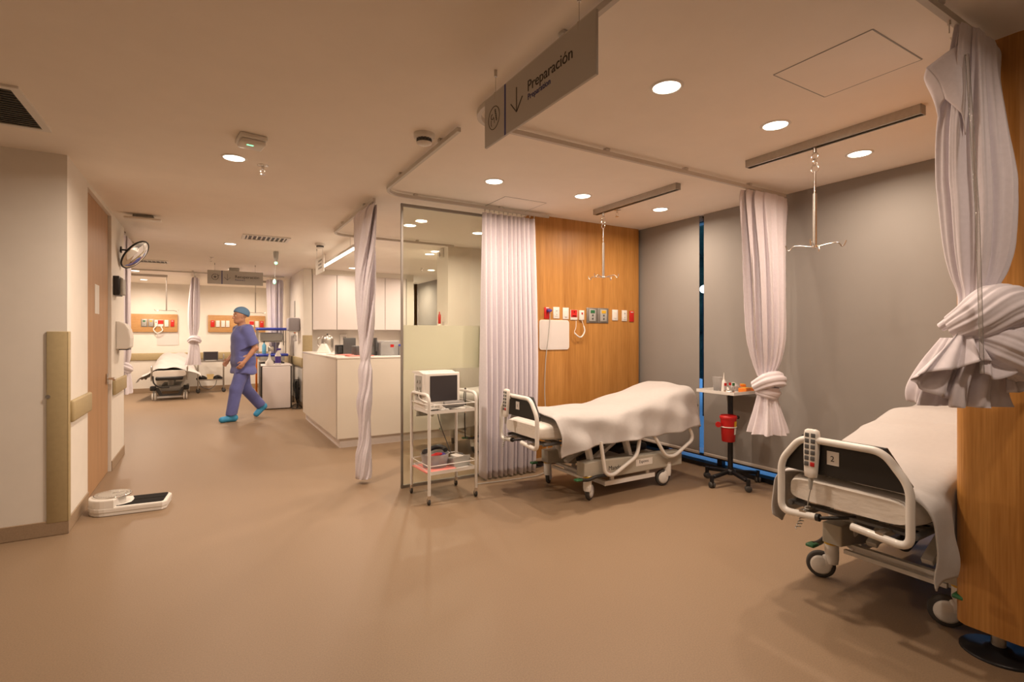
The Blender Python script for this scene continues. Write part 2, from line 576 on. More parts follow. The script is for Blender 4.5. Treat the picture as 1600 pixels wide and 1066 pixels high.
wallbox('floor', -4.35, 4.36, -3.35, 14.45, -0.12, 0.0, M_FLOOR)
wallbox('ceiling', -4.35, 4.6, -3.35, 14.45, CH, CH + 0.12, M_CEIL)
wallbox('wall_front', -4.35, 4.36, -3.35, -3.2)
wallbox('wall_west', -4.35, -4.2, -3.2, 4.56)
wallbox('wall_corridor_end', -4.2, -0.8, 4.41, 4.56)
w = MB()
w.box((-0.875, 4.82, CH / 2), (0.15, 0.52, CH))
w.box((-0.875, 6.635, CH / 2), (0.15, 0.85, CH))
w.box((-0.875, 5.645, 2.48), (0.15, 1.13, 0.04))
struct('wall_left', w, M_WALL)
wallbox('wall_recovery_front', -2.95, -0.95, 6.91, 7.06)
wallbox('wall_recovery_left', -2.95, -2.8, 7.06, 14.3)
wallbox('wall_back', -2.95, 1.6, 14.3, 14.45)
wallbox('wall_recovery_right', 1.46, 1.6, 9.7, 14.3)
wallbox('wall_niche', 1.6, 3.45, 10.15, 10.3)
wallbox('wall_niche_side', 3.36, 3.5, 9.72, 10.15)
wallbox('wall_station_back', 3.45, 4.2, 11.4, 11.55)
wallbox('wall_station_side', 2.75, 4.12, 6.3, 6.68)
wallbox('wall_window_end', 4.12, 4.36, 11.4, 11.55)
wallbox('wall_door_backing', -1.3, -1.2, 4.56, 6.91)

def base(name, x0, x1, y0, y1):
    struct(name, MB().box(((x0 + x1) / 2, (y0 + y1) / 2, 0.05), (x1 - x0, y1 - y0, 0.1), 0.004, 1), M_COVE)
base('baseboard_corridor_end', -4.2, -0.792, 4.402, 4.41)
base('baseboard_left', -0.8, -0.792, 4.402, 5.08)
base('baseboard_left_far', -0.8, -0.792, 6.21, 7.06)
base('baseboard_back', -2.8, 1.46, 14.292, 14.3)
base('baseboard_recovery_right', 1.452, 1.46, 9.7, 14.3)
base('baseboard_recovery_corner', 1.46, 1.6, 9.692, 9.7)
base('baseboard_station', 2.75, 4.12, 6.292, 6.3)

# door
d = struct('door_1', MB().box((-0.845, 5.645, 1.23), (0.04, 1.10, 2.455), 0.003, 1), M_DOORWOOD)
for i, hz in enumerate((2.20, 1.90, 1.22, 0.16)):
    MB().box((-0.822, 5.105, hz), (0.012, 0.022, 0.13), 0.003).build('hinge', M_ALU, d)
h = MB().box((-0.818, 6.11, 0.90), (0.012, 0.06, 0.10), 0.004)
h.cyl((-0.812, 6.11, 0.90), (-0.755, 6.11, 0.90), 0.011)
h.tube(fillet([(-0.76, 6.11, 0.90), (-0.755, 6.09, 0.90), (-0.755, 5.99, 0.895)], 0.01), 0.011)
h.build('door_handle', M_CHROME, d)
tag(MB().box((-0.823, 5.625, 1.62), (0.003, 0.19, 0.25)).build('door_notice', M_PAPER), 'tall white paper notice fixed to the wooden door', 'notice')

# window wall: frame, panes, blinds
wf = MB()
wf.box((4.30, 4.0, 0.02), (0.10, 14.8, 0.04))
wf.box((4.30, 4.0, 0.105), (0.05, 14.8, 0.016))
wf.box((4.30, 4.0, 2.48), (0.08, 14.8, 0.04))
for y in (-1.9, -0.6, 0.7, 2.0, 3.26, 4.6, 5.9, 7.2, 8.5, 9.8, 11.1):
    wf.box((4.315, y, 1.26), (0.05, 0.055, 2.44))
win = struct('window_1', wf, M_BLKMET)
MB().box((4.335, 4.0, 1.26), (0.006, 14.8, 2.48)).build('window_pane', M_WGLASS, win)
struct('ground', MB().box((9.0, 5.0, -0.12), (9.2, 30, 0.1)), M_TERR)
hd = tag(MB().build('outdoor_hedge', M_LEAF), 'dark hedge outside the window seen through the slit between blinds', 'hedge') if False else None
rnd = random.Random(4)
hb = MB()
for i in range(230):
    hb.ball((8.2 + rnd.uniform(-.5, .5), rnd.uniform(3.5, 9.5), 0.85 + 4.6 * rnd.random() ** 1.3), (rnd.uniform(.25, .6), rnd.uniform(.25, .6), rnd.uniform(.2, .45)), 9, 6)
hb.cyl((8.2, 5.0, -.07), (8.2, 5.0, 2.0), 0.1, 0.06)
hb.cyl((8.2, 7.4, -.07), (8.2, 7.4, 2.0), 0.1, 0.06)
o = hb.build('hedge', M_LEAF)
tag(o, 'dark leafy trees outside, seen through the slit between the blinds', 'trees'); o['kind'] = 'stuff'
gl = thing('spot_globe', 'white glowing globe on a post outside, seen through the slit between the blinds', 'lamp', (7.3, 5.86, -0.07))  # glowing globe on a post, added for the white spots in the slit
MB().cyl((0, 0, 0), (0, 0, 2.10), 0.022).build('globe_post', M_BLKMET, gl)
MB().ball((0, 0, 2.17), 0.07).build('glow_globe', M_GLOBE, gl)

def blind(y0, y1, label, x=4.2, foot=0.13):
    t = thing('roller_blind', label, 'blind', (x, (y0 + y1) / 2, 0), 0, 'roller blinds on the window wall')
    L = y1 - y0
    MB().box((0, 0, (2.499 + foot + 0.02) / 2), (0.004, L, 2.499 - foot - 0.02)).build('blind_fabric', M_BLIND, t)
    MB().box((0, 0, foot + 0.015), (0.014, L, 0.03), 0.005).build('bottom_bar', M_TRACK, t)
    MB().cyl((0.035, -L / 2, 2.47), (0.035, L / 2, 2.47), 0.024).build('roller', M_TRACK, t)
blind(3.425, 4.62, 'grey roller blind beside the oak partition behind the farther bed')
blind(0.72, 3.37, 'wide grey roller blind behind the instrument stand and knotted curtain')
blind(-3.15, 0.70, 'unseen grey roller blind let down to the floor beyond the tall oak partition to block blue light', foot=0.0)  # out of view; carried to the floor to block blue window light
blind(4.68, 6.28, 'grey roller blind in the glazed bay beyond the oak partition')
blind(6.72, 11.36, 'grey roller blind seen through the glass beyond the reception desk')

# oak partitions (free standing, on feet)
def partition(y0, y1, label, x0=2.73, x1=4.16):
    t = thing('oak_partition', label, 'partition', ((x0 + x1) / 2, (y0 + y1) / 2, 0), 0, 'oak headwall partitions')
    hx, hy = (x1 - x0) / 2, (y1 - y0) / 2
    rr = 0.06
    poly = [(hx, -hy), (hx, hy)]
    for k in range(9):
        a = PI / 2 + (PI / 2) * k / 8
        poly.append((-hx + rr + rr * math.cos(a), hy - rr + rr * math.sin(a)))
    for k in range(9):
        a = PI + (PI / 2) * k / 8
        poly.append((-hx + rr + rr * math.cos(a), -hy + rr + rr * math.sin(a)))
    MB().prism(poly, 0.095, CH).build('oak_body', M_WOOD, t)
    for px in (-hx + 0.07, hx - 0.25):
        MB().cyl((px, 0, 0.008), (px, 0, 0.10), 0.024).build('support_post', M_STEEL, t)
        MB().lathe([(0.125, 0), (0.125, 0.006), (0.118, 0.012), (0.05, 0.014), (0.04, 0.03), (0.026, 0.034)], (px, 0, 0)).build('base_plate', M_BLKMET, t)
    return t
partition(4.22, 4.47, 'oak partition with sockets, on steel feet behind the farther bed')
partition(0.66, 0.92, 'tall oak partition end with black round foot plate, next to big knotted curtain')

# glass screen
g = thing('glass_screen', 'floor to ceiling glass screen with frosted band behind the white monitor trolley', 'glass screen', (1.42, 4.255, 0))
MB().box((0.70, 0, 1.22), (1.36, 0.010, 2.40)).build('glass_pane', M_GLASS, g)
MB().box((0.70, -0.0065, 1.205), (1.36, 0.002, 0.385)).build('frosted_band', M_FROST, g, 'pale green frosted band')
MB().box((0.69, 0, 2.428), (1.38, 0.022, 0.024)).build('top_channel', M_ALU, g)
MB().box((0.69, 0, 0.012), (1.38, 0.026, 0.024)).build('bottom_channel', M_ALU, g)
MB().box((0.009, 0, 1.22), (0.018, 0.020, 2.42)).build('edge_strip', M_ALU, g)

# corner guard and bumper rails
cg = MB().box((-0.85, 4.405, 0.71), (0.105, 0.010, 1.25), 0.003)
cg.box((-0.795, 4.43, 0.71), (0.010, 0.06, 1.25), 0.003)
tag(cg.build('corner_guard', M_BEIGE), 'beige vertical corner guard strip on the white wall corner', 'corner guard')
def rail(name, lab, c, s):
    tag(MB().box(c, s, 0.012).build(name, M_BEIGE), lab, 'bumper rail', 'beige wall bumper rails')
rail('bumper_rail', 'short beige bumper rail on the white wall just before the wooden door', (-0.785, 4.76, 0.80), (0.03, 0.62, 0.145))
rail('bumper_rail', 'beige bumper rail on the white wall just past the wooden door handle', (-0.785, 6.65, 0.80), (0.03, 0.78, 0.145))
rail('bumper_rail', 'long beige bumper rail across the far recovery wall behind the stretcher', (-0.68, 14.285, 0.82), (4.2, 0.03, 0.165))
rail('bumper_rail', 'beige bumper rail on the side wall below the grey towel dispenser', (1.445, 11.98, 0.82), (0.03, 4.5, 0.165))
cg2 = MB().box((1.53, 9.695, 0.70), (0.15, 0.010, 1.22), 0.003).box((1.455, 9.74, 0.70), (0.010, 0.09, 1.22), 0.003)
tag(cg2.build('corner_guard', M_BEIGE), 'beige corner guard on the wall end behind the reception desk', 'corner guard')

# ------------------------------------------------------------------ ceiling fittings
def downlight_proto():
    t = thing('downlight', 'x', 'ceiling light', (0, 0, CH), 0)
    MB().lathe([(0.062, -0.001), (0.066, -0.006), (0.074, -0.006), (0.080, 0.0)], n=36, cap=False).build('trim_ring', M_WPLAST, t)
    MB().cyl((0, 0, -0.004), (0, 0, -0.001), 0.062, n=36).build('lens', M_LAMP, t)
    ld = bpy.data.lights.new('downlight_lamp', 'AREA')
    ld.shape = 'DISK'; ld.size = 0.11; ld.energy = LAMP_W; ld.color = LAMP_RGB; ld.spread = R(168)
    lo = bpy.data.objects.new('downlight_lamp', ld); COL.objects.link(lo); lo.parent = t
    lo.location = (0, 0, -0.008)
    return t
DL = [
    (1.888, 1.73, 'large round downlight in ceiling beside the hanging Preparation sign'),
    (2.76, 1.73, 'round downlight above the nearer IV rail at its window-side end'),
    (3.665, 1.72, 'round downlight between the nearer IV rail and the grey window blind'),
    (1.90, 3.47, 'round downlight below the big hanging sign, over the monitor trolley'),
    (2.75, 3.45, 'round downlight between the trolley and the farther IV rail'),
    (3.67, 3.44, 'round downlight at the window end of the farther IV rail'),
    (0.15, 3.90, 'round corridor downlight next to the square white emergency unit'),
    (0.25, 7.59, 'round corridor downlight beside the slotted ceiling vent'),
    (1.875, 5.32, 'round downlight shining behind the upper edge of the glass screen'),
    (2.70, 5.32, 'round downlight behind glass next to the full length curtain'),
    (2.79, 7.06, 'upper round downlight seen through glass beyond the reception desk'),
    (3.50, 8.78, 'lower round downlight seen through glass beyond the reception desk'),
    (2.20, 9.22, 'round downlight over the white wall cupboards behind reception'),
    (-1.15, 11.64, 'first of three round downlights in a row over the far stretcher'),
    (-1.18, 12.48, 'middle of three round downlights in a row over the far stretcher'),
    (-1.18, 13.42, 'last of three downlights, by the far wall above the stretcher'),
    (0.38, 10.52, 'round downlight just above the hanging Recovery sign'),
    (0.67, 13.27, 'round downlight by the far wall under the hanging Recovery sign'),
    (0.20, 0.20, 'added round downlight out of view, brightening the open corridor floor'),  # added out of frame to lift the foreground floor
    (-1.9, 1.9, 'added unseen round downlight brightening the white corridor wall'),  # added out of frame to light the left wall
    (3.62, 10.75, 'added round downlight hidden behind the white wall cupboards, brightening the far window blind'),  # added where the cupboards hide it, to lighten the far blind
    (1.89, -0.02, 'added unseen round downlight before the tall oak partition, brightening the big knotted curtain'),  # added out of view on the grid spacing, to lift the near curtain
]
PW = [0.84, 0.72, 0.66, 0.88, 0.82, 0.80, 1.9, 1.55, 1.1, 1.1, 1.3, 1.5, 0.40, 1.6, 1.45, 1.1, 1.7, 1.2, 0.22, 0.80, 1.6, 0.55]   # dimmed by zone
p0 = downlight_proto()
for i, (x, y, lab) in enumerate(DL):
    t = p0 if i == 0 else dup(p0, (x, y, CH))
    for c in t.children:
        if c.type == 'LIGHT':
            c.data = c.data.copy(); c.data.energy = LAMP_W * PW[i]
    t.location = (x, y, CH); t['label'] = lab; t['group'] = 'recessed ceiling downlights'

# tracks
def track(pts, label, rad=0.22):
    t = thing('curtain_track', label, 'curtain track', (0, 0, 0), 0, 'ceiling curtain tracks')
    P = fillet(pts, rad, 10)
    b = MB()
    for i in range(len(P) - 1):
        b.beam(P[i], P[i + 1] + (P[i + 1] - P[i]).normalized() * 0.002, 0.022, 0.026)
    b.build('rail', M_TRACK, t)
    for i in range(1, len(pts)):
        a, c = Vector(pts[i - 1]), Vector(pts[i])
        n = max(1, int((c - a).length / 0.7))
        for k in range(n):
            q = a + (c - a) * ((k + 0.35) / n)
            MB().box((q.x, q.y, CH - 0.009), (0.034, 0.034, 0.018), 0.004).build('ceiling_clip', M_TRACK, t)
    return t
TZ = CH - 0.031
track([(1.215, 2.63, TZ), (1.215, 4.12, TZ), (2.86, 4.12, TZ)], 'curtain track turning a corner above the glass screen and monitor trolley')
track([(1.20, 1.15, TZ), (1.20, 2.50, TZ), (4.12, 2.50, TZ)], 'long curtain track crossing the ceiling behind the big hanging sign to the window')
track([(1.22, 4.36, TZ), (1.22, 6.10, TZ), (2.74, 6.10, TZ)], 'curtain track over the reception desk carrying the twisted curtain')
track([(1.20, 0.79, TZ), (2.72, 0.79, TZ)], 'curtain track in ceiling running to the oak partition end above the big knotted curtain', 0.05)
track([(-1.5, 11.1, TZ), (1.3, 11.1, TZ)], 'curtain track across the entrance of the far recovery room', 0.05)
track([(-0.22, 11.14, TZ), (-0.22, 14.2, TZ)], 'curtain track between the two far recovery bays', 0.05)
track([(-0.83, 7.08, TZ), (-0.83, 8.6, TZ)], 'short curtain track past the convex mirror', 0.05)

# IV rails with hanging hooks
def iv_rail(x, y0, y1, yh, label, lab2, drop=1.0, along='Y'):
    t = thing('infusion_rail', label, 'ceiling rail', (x, (y0 + y1) / 2, CH))
    L = y1 - y0
    b = MB().box((0, 0, -0.012), (0.052, L, 0.024))
    b.box((-0.021, 0, -0.037), (0.010, L, 0.026)).box((0.021, 0, -0.037), (0.010, L, 0.026))
    b.build('rail_body', M_STEEL, t)
    for e in (-1, 1):
        MB().box((0, e * (L / 2 + 0.002), -0.025), (0.053, 0.004, 0.050)).build('end_cap', M_ALU, t)
    h = thing('infusion_hanger', lab2, 'IV hanger', (x, yh, CH - 0.05))
    MB().cyl((0, 0, 0.022), (0, 0, -0.03), 0.010).build('rail_glider', M_STEEL, h)
    b = MB()
    for (cz, rr, sw) in ((-0.052, 0.020, 0), (-0.088, 0.020, 1), (-0.126, 0.022, 0)):
        b.tube([((rr * math.cos(a) if sw else 0), (0 if sw else rr * math.cos(a)), cz + rr * math.sin(a)) for a in [2 * PI * k / 20 for k in range(20)]], 0.0035, 6, True)
    b.build('chain_link', M_CHROME, h)
    MB().cyl((0, 0, -0.145), (0, 0, -0.30), 0.006).build('inner_rod', M_CHROME, h)
    MB().cyl((0, 0, -0.28), (0, 0, -drop), 0.0115).build('outer_tube', M_STEEL, h)
    MB().ball((0, 0, -drop), (0.014, 0.014, 0.012)).build('hub', M_CHROME, h)
    for k in range(4):
        a = R(20) + k * PI / 2
        c, s = math.cos(a), math.sin(a)
        pr = [(0.01, -0.002), (0.10, 0.012), (0.125, 0.004), (0.138, -0.014), (0.150, -0.006), (0.160, 0.020)]
        MB().tube(smooth_path([(r * c, r * s, -drop + z) for r, z in pr], 5), 0.0035, 6).build('hook_arm', M_CHROME, h)
iv_rail(3.17, 1.19, 2.18, 1.735, 'long steel infusion rail on the ceiling above the nearer bed', 'steel infusion hanger with four hooks hanging above the nearer bed', 0.60)
iv_rail(3.16, 2.78, 3.77, 3.66, 'steel infusion rail on the ceiling above the farther bed', 'steel infusion hanger with four hooks hanging before the oak partition', 0.60)
def iv_far(x0, x1, y, xh, l1, l2):
    t = thing('infusion_rail', l1, 'ceiling rail', ((x0 + x1) / 2, y, CH))
    MB().box((0, 0, -0.022), (x1 - x0, 0.05, 0.044)).build('rail_body', M_STEEL, t)
    h = thing('infusion_hanger', l2, 'IV hanger', (xh, y, CH - 0.044))
    MB().cyl((0, 0, 0), (0, 0, -0.25), 0.007).build('inner_rod', M_STEEL, h)
    MB().cyl((0, 0, -0.22), (0, 0, -0.66), 0.013).build('outer_tube', M_STEEL, h)
    b = MB()
    for s in (-1, 1): b.tube(smooth_path([(0, 0, -0.66), (s * .12, 0, -0.655), (s * .17, 0, -0.67), (s * .2, 0, -0.64)], 5), 0.005, 6)
    b.build('hook_arm', M_CHROME, h)
iv_far(-1.75, -0.69, 12.2, -0.705, 'steel infusion rail over the far stretcher', 'steel infusion hanger hanging over the far stretcher')
iv_far(0.15, 1.10, 12.4, 0.885, 'steel infusion rail behind the hanging Recovery sign', 'steel infusion hanger above the walking person')

# ceiling access panels
def panel(x0, x1, y0, y1, label):
    t = thing('access_panel', label, 'ceiling panel', ((x0 + x1) / 2, (y0 + y1) / 2, CH), 0, 'flush ceiling access panels')
    a, b_ = (x1 - x0), (y1 - y0)
    MB().box((0, 0, -0.001), (a - 0.006, b_ - 0.006, 0.002)).build('panel_leaf', M_CEIL, t)
    f = MB()
    w_ = 0.005
    f.box((0, b_ / 2, -0.001), (a, w_, 0.002)).box((0, -b_ / 2, -0.001), (a, w_, 0.002))
    f.box((a / 2, 0, -0.001), (w_, b_, 0.002)).box((-a / 2, 0, -0.001), (w_, b_, 0.002))
    f.build('gap_shade_strip', M_ALU, t)  # flush dark strip: the shade of the panel gap put into colour
panel(2.22, 2.645, 0.995, 1.40, 'flush square access panel in ceiling over the nearer bed')
panel(2.19, 2.615, 3.80, 4.18, 'flush square access panel in ceiling above the full length curtain')

# vents
def vent(x, y, w_, l_, n, label, alongx=True):
    t = thing('air_vent', label, 'vent', (x, y, CH))
    f = MB(); b = 0.035
    f.box((0, l_ / 2 - b / 2, -0.006), (w_, b, 0.012)).box((0, -l_ / 2 + b / 2, -0.006), (w_, b, 0.012))
    f.box((w_ / 2 - b / 2, 0, -0.006), (b, l_ - 2 * b, 0.012)).box((-w_ / 2 + b / 2, 0, -0.006), (b, l_ - 2 * b, 0.012))
    f.build('vent_frame', M_WPLAST, t)
    MB().box((0, 0, -0.001), (w_ - 2 * b, l_ - 2 * b, 0.002)).build('vent_back', M_BLACK, t)
    for k in range(n):
        if alongx:
            yy = -l_ / 2 + b + (k + 0.5) * (l_ - 2 * b) / n
            m_ = MB().box((0, 0, 0), (w_ - 2 * b, 0.016, 0.002), M=Matrix.Translation((0, yy, -0.009)) @ Matrix.Rotation(R(35), 4, 'X'))
        else:
            xx = -w_ / 2 + b + (k + 0.5) * (w_ - 2 * b) / n
            m_ = MB().box((0, 0, 0), (0.018, l_ - 2 * b, 0.002), M=Matrix.Translation((xx, 0, -0.011)) @ Matrix.Rotation(R(40), 4, 'Y'))
        m_.build('louvre', M_GPLAST if alongx else M_WPLAST, t)
vent(-1.08, 3.62, 0.60, 0.62, 16, 'big square louvred air vent in ceiling above the white wall corner')
vent(0.61, 6.92, 0.52, 0.34, 9, 'small white slotted air vent in corridor ceiling before the hanging strip signs', False)
vent(-0.80, 10.0, 0.52, 0.34, 8, 'small slotted air vent in ceiling beyond the convex mirror', False)

# smoke detectors, sprinklers, emergency lights
def smoke(x, y, label):
    t = thing('smoke_detector', label, 'smoke detector', (x, y, CH), 0, 'ceiling smoke detectors')
    MB().lathe([(0.062, 0), (0.062, -0.022), (0.056, -0.030)], n=32).build('detector_base', M_WPLAST, t)
    b = MB()
    for k in range(14):
        a = 2 * PI * k / 14
        b.box((0.043 * math.cos(a), 0.043 * math.sin(a), -0.041), (0.004, 0.010, 0.024), rotz=a)
    b.lathe([(0.038, -0.030), (0.038, -0.052)], n=24)
    b.build('sensor_cage', M_DGREY, t)
    MB().lathe([(0.046, -0.051), (0.044, -0.056), (0.025, -0.066), (0.010, -0.068)], n=32).build('detector_cap', M_WPLAST, t)
smoke(1.10, 2.87, 'round white smoke detector near the free end of the curtain track')
smoke(1.25, 6.98, 'round smoke detector over the small hanging sign by reception')
def sprinkler(x, y, label):
    t = thing('sprinkler_head', label, 'sprinkler', (x, y, CH), 0, 'ceiling sprinkler heads')
    MB().lathe([(0.036, 0), (0.036, -0.004), (0.012, -0.007)], n=24).build('escutcheon', M_CHROME, t)
    MB().cyl((0, 0, -0.005), (0, 0, -0.03), 0.009).build('nozzle', M_CHROME, t)
    b = MB()
    for s in (-1, 1): b.tube(fillet([(s * .008, 0, -.03), (s * .014, 0, -.045), (s * .003, 0, -.062)], .006), .0025, 6)
    b.build('sprinkler_arms', M_CHROME, t)
    MB().lathe([(0.002, -0.060), (0.018, -0.064), (0.018, -0.066)], n=20).build('deflector', M_CHROME, t)
sprinkler(0.33, 3.97, 'chrome sprinkler head beside the corridor downlight')
sprinkler(0.04, 9.05, 'small chrome sprinkler head above the Recovery sign')
sprinkler(3.33, 3.66, 'chrome sprinkler head behind the farther infusion hanger')
sprinkler(3.25, 8.62, 'small sprinkler head seen through glass next to a downlight')
e = thing('emergency_unit', 'square white ceiling unit with green light beside corridor downlight', 'emergency light', (0.225, 3.46, CH), R(8))
MB().box((0, 0, -0.014), (0.15, 0.17, 0.028), 0.008).build('unit_back', M_WPLAST, e)
MB().box((0, -0.01, -0.042), (0.135, 0.13, 0.03), 0.012).build('unit_cover', M_WPLAST, e)
MB().box((-0.015, -0.04, -0.058), (0.035, 0.010, 0.003)).build('status_light', M_GLED, e)
e = thing('twin_lamp_unit', 'white ceiling unit with long body above the mirror corridor', 'ceiling unit', (-0.55, 6.25, CH))
MB().box((0, 0, -0.02), (0.17, 0.10, 0.04), 0.008).build('unit_box', M_GPLAST, e)
MB().box((0, -0.06, -0.045), (0.30, 0.10, 0.02), 0.008).build('diffuser', M_WPLAST, e)
e = thing('exit_beacon', 'grey ceiling beacon with green lit hanging tip', 'beacon', (0.83, 7.96, CH))
MB().lathe([(0.030, 0), (0.036, -0.02), (0.030, -0.10), (0.014, -0.15)], n=20).build('beacon_body', M_GPLAST, e)
MB().ball((0, 0, -0.165), 0.022).build('beacon_light', M_GLED, e)
MB().cyl((0, 0, -0.18), (-0.02, 0.0, -0.42), 0.003).build('cord', M_GPLAST, e)
MB().ball((-0.02, 0, -0.43), (0.02, 0.02, 0.035)).build('green_tip', M_GLED, e)
e = thing('surface_lamp', 'small surface ceiling lamp just behind the Recovery sign', 'ceiling light', (0.40, 10.35, CH))
MB().box((0, 0, -0.03), (0.16, 0.16, 0.06), 0.01).build('lamp_housing', M_GPLAST, e)
MB().cyl((0, 0, -0.068), (0, 0, -0.06), 0.07).build('lamp_lens', M_LAMP, e)

# linear pendant over the desk
e = thing('linear_lamp', 'glowing white strip lamp hanging over the reception desk', 'pendant light', (1.485, 7.10, 2.34))
MB().box((0, 0, 0.02), (0.045, 1.95, 0.035), 0.004).build('lamp_body', M_WPLAST, e)
MB().box((0, 0, -0.004), (0.040, 1.94, 0.014), 0.004).build('diffuser', M_LAMP, e)
for y in (-0.75, 0.75):
    MB().cyl((0, y, 0.035), (0, y, CH - 2.34), 0.002, n=6).build('suspension_wire', M_STEEL, e)
ld = bpy.data.lights.new('strip_light', 'AREA'); ld.shape = 'RECTANGLE'; ld.size = 0.04; ld.size_y = 1.9; ld.energy = 10; ld.color = (1, .86, .70)
lo = bpy.data.objects.new('strip_light', ld); COL.objects.link(lo); lo.parent = e; lo.location = (0, 0, -0.014)

# ------------------------------------------------------------------ hanging signs (local: x along the text, z up, reader on -y)
def hsign(label, loc, rotz, L, H, stripe, wires, title, tpos, tsz, sub, spos, ssz, arrow, icon):
    t = thing('hanging_sign', label, 'hanging sign', loc, rotz)
    MB().box((L / 2, 0, H / 2), (L, 0.012, H), 0.0015, 1).build('sign_board', M_SIGN, t)
    if stripe:
        MB().box((stripe, -0.0065, H / 2), (0.012, 0.001, H)).build('blue_stripe', M_INKB, t)
    F = lambda x, z: basis((1, 0, 0), (0, 0, 1), (x, -0.0068, z))
    letters('sign_title', title, tsz, M_INK, F(*tpos), t)
    if sub: letters('sign_subtitle', sub, ssz, M_INKB, F(*spos), t)
    ax, at, ab, aw = arrow
    b = MB()
    for p, q in (((ax, at), (ax, ab)), ((ax - aw, ab + aw * 1.05), (ax, ab)), ((ax + aw, ab + aw * 1.05), (ax, ab))):
        b.beam((p[0], -0.0066, p[1]), (q[0], -0.0066, q[1]), 0.001, 0.005, up=(0, -1, 0)) if False else b.tube([(p[0], -0.006, p[1]), (q[0], -0.006, q[1])], 0.0024, 6)
    b.build('sign_arrow', M_INK, t)
    if icon: icon(t)
    for x in wires:
        zt = CH - loc[2]
        MB().cyl((x, 0, H - 0.025), (x, 0, H + 0.004), 0.007).build('wire_clamp', M_STEEL, t)
        MB().cyl((x, 0, H), (x, 0, zt), 0.0012, n=6).build('suspension_wire', M_STEEL, t)
        MB().cyl((x, 0, zt - 0.03), (x, 0, zt), 0.007).build('ceiling_clamp', M_STEEL, t)
    return t
def ringline(cx, cz, r, a0=0, a1=2 * PI, n=44, rad=0.0018):
    return [(cx + r * math.cos(a0 + (a1 - a0) * k / n), -0.006, cz + r * math.sin(a0 + (a1 - a0) * k / n)) for k in range(n + 1)]
def icon_prep(t):
    cx, cz, r = 0.090, 0.110, 0.050
    MB().tube(ringline(cx, cz, r), 0.0017, 6).build('emblem_ring', M_INK, t)
    b = MB()
    b.tube(smooth_path([(cx - .012, -.006, cz + .020), (cx - .026, -.006, cz + .016), (cx - .024, -.006, cz + .002), (cx - .008, -.006, cz - .002), (cx - .004, -.006, cz + .006)], 5), 0.0017, 6)
    b.tube(smooth_path([(cx - .024, -.006, cz - .004), (cx - .026, -.006, cz - .020), (cx - .022, -.006, cz - .032)], 5), 0.0015, 6)
    b.tube([(cx + .002, -.006, cz + .000), (cx + .004, -.006, cz - .024)], 0.0014, 6)
    for k in range(5):
        b.tube(ringline(cx + 0.012 + 0.003 * k, cz + 0.030 - 0.011 * k, 0.0045, n=12), 0.0015, 5)
    b.build('emblem_figure', M_INK, t)
hsign('big grey hanging sign reading Preparation with a down arrow', (1.11, 2.108, 2.176), R(-90), 0.792, 0.219, 0.190, (0.095, 0.696),
      'Preparación', (0.370, 0.112), 0.062, 'Preparation', (0.372, 0.078), 0.034, (0.286, 0.166, 0.064, 0.046), icon_prep)
def icon_rec(t):
    cx, cz, r = 0.108, 0.115, 0.046
    b = MB().tube(ringline(cx, cz, r, R(60), R(395)), 0.0035, 6)
    b.tube([(cx + .034, -.006, cz + .050), (cx + .040, -.006, cz + .024), (cx + .064, -.006, cz + .030)], 0.003, 6)
    b.build('emblem_ring', M_INK, t)
    b = MB().tube(ringline(cx, cz, 0.014, n=20), 0.003, 6)
    b.tube([(cx - .022, -.006, cz), (cx + .022, -.006, cz)], .0025, 6).tube([(cx, -.006, cz - .02), (cx, -.006, cz + .02)], .0025, 6)
    b.build('emblem_figure', M_INK, t)
hsign('grey hanging sign reading Recovery at the far room entrance', (-0.009, 9.72, 2.155), 0, 0.82, 0.225, 0.208, (0.105, 0.70),
      'Recuperación', (0.395, 0.112), 0.066, 'Recovery', (0.397, 0.068), 0.040, (0.285, 0.17, 0.07, 0.045), icon_rec)
# small sign by reception, seen almost edge-on
t = thing('hanging_sign', 'small white hanging sign with three text lines over the reception desk end', 'hanging sign', (1.29, 7.50, 2.14), R(-90))
MB().box((0.28, 0, 0.11), (0.56, 0.010, 0.22), 0.0015, 1).build('sign_board', M_WPLAST, t)
b = MB()
for zz, x0, x1 in ((0.165, 0.20, 0.46), (0.115, 0.20, 0.42), (0.068, 0.20, 0.44)):
    b.box(((x0 + x1) / 2, -0.0055, zz), (x1 - x0, 0.001, 0.024))
b.build('sign_lines', M_ALU, t)
for x in (0.06, 0.47):
    MB().cyl((x, 0, 0.2), (x, 0, 0.36), 0.002, n=6).build('suspension_wire', M_STEEL, t)
    MB().cyl((x, 0, 0.33), (x, 0, 0.36), 0.007).build('ceiling_clamp', M_STEEL, t)

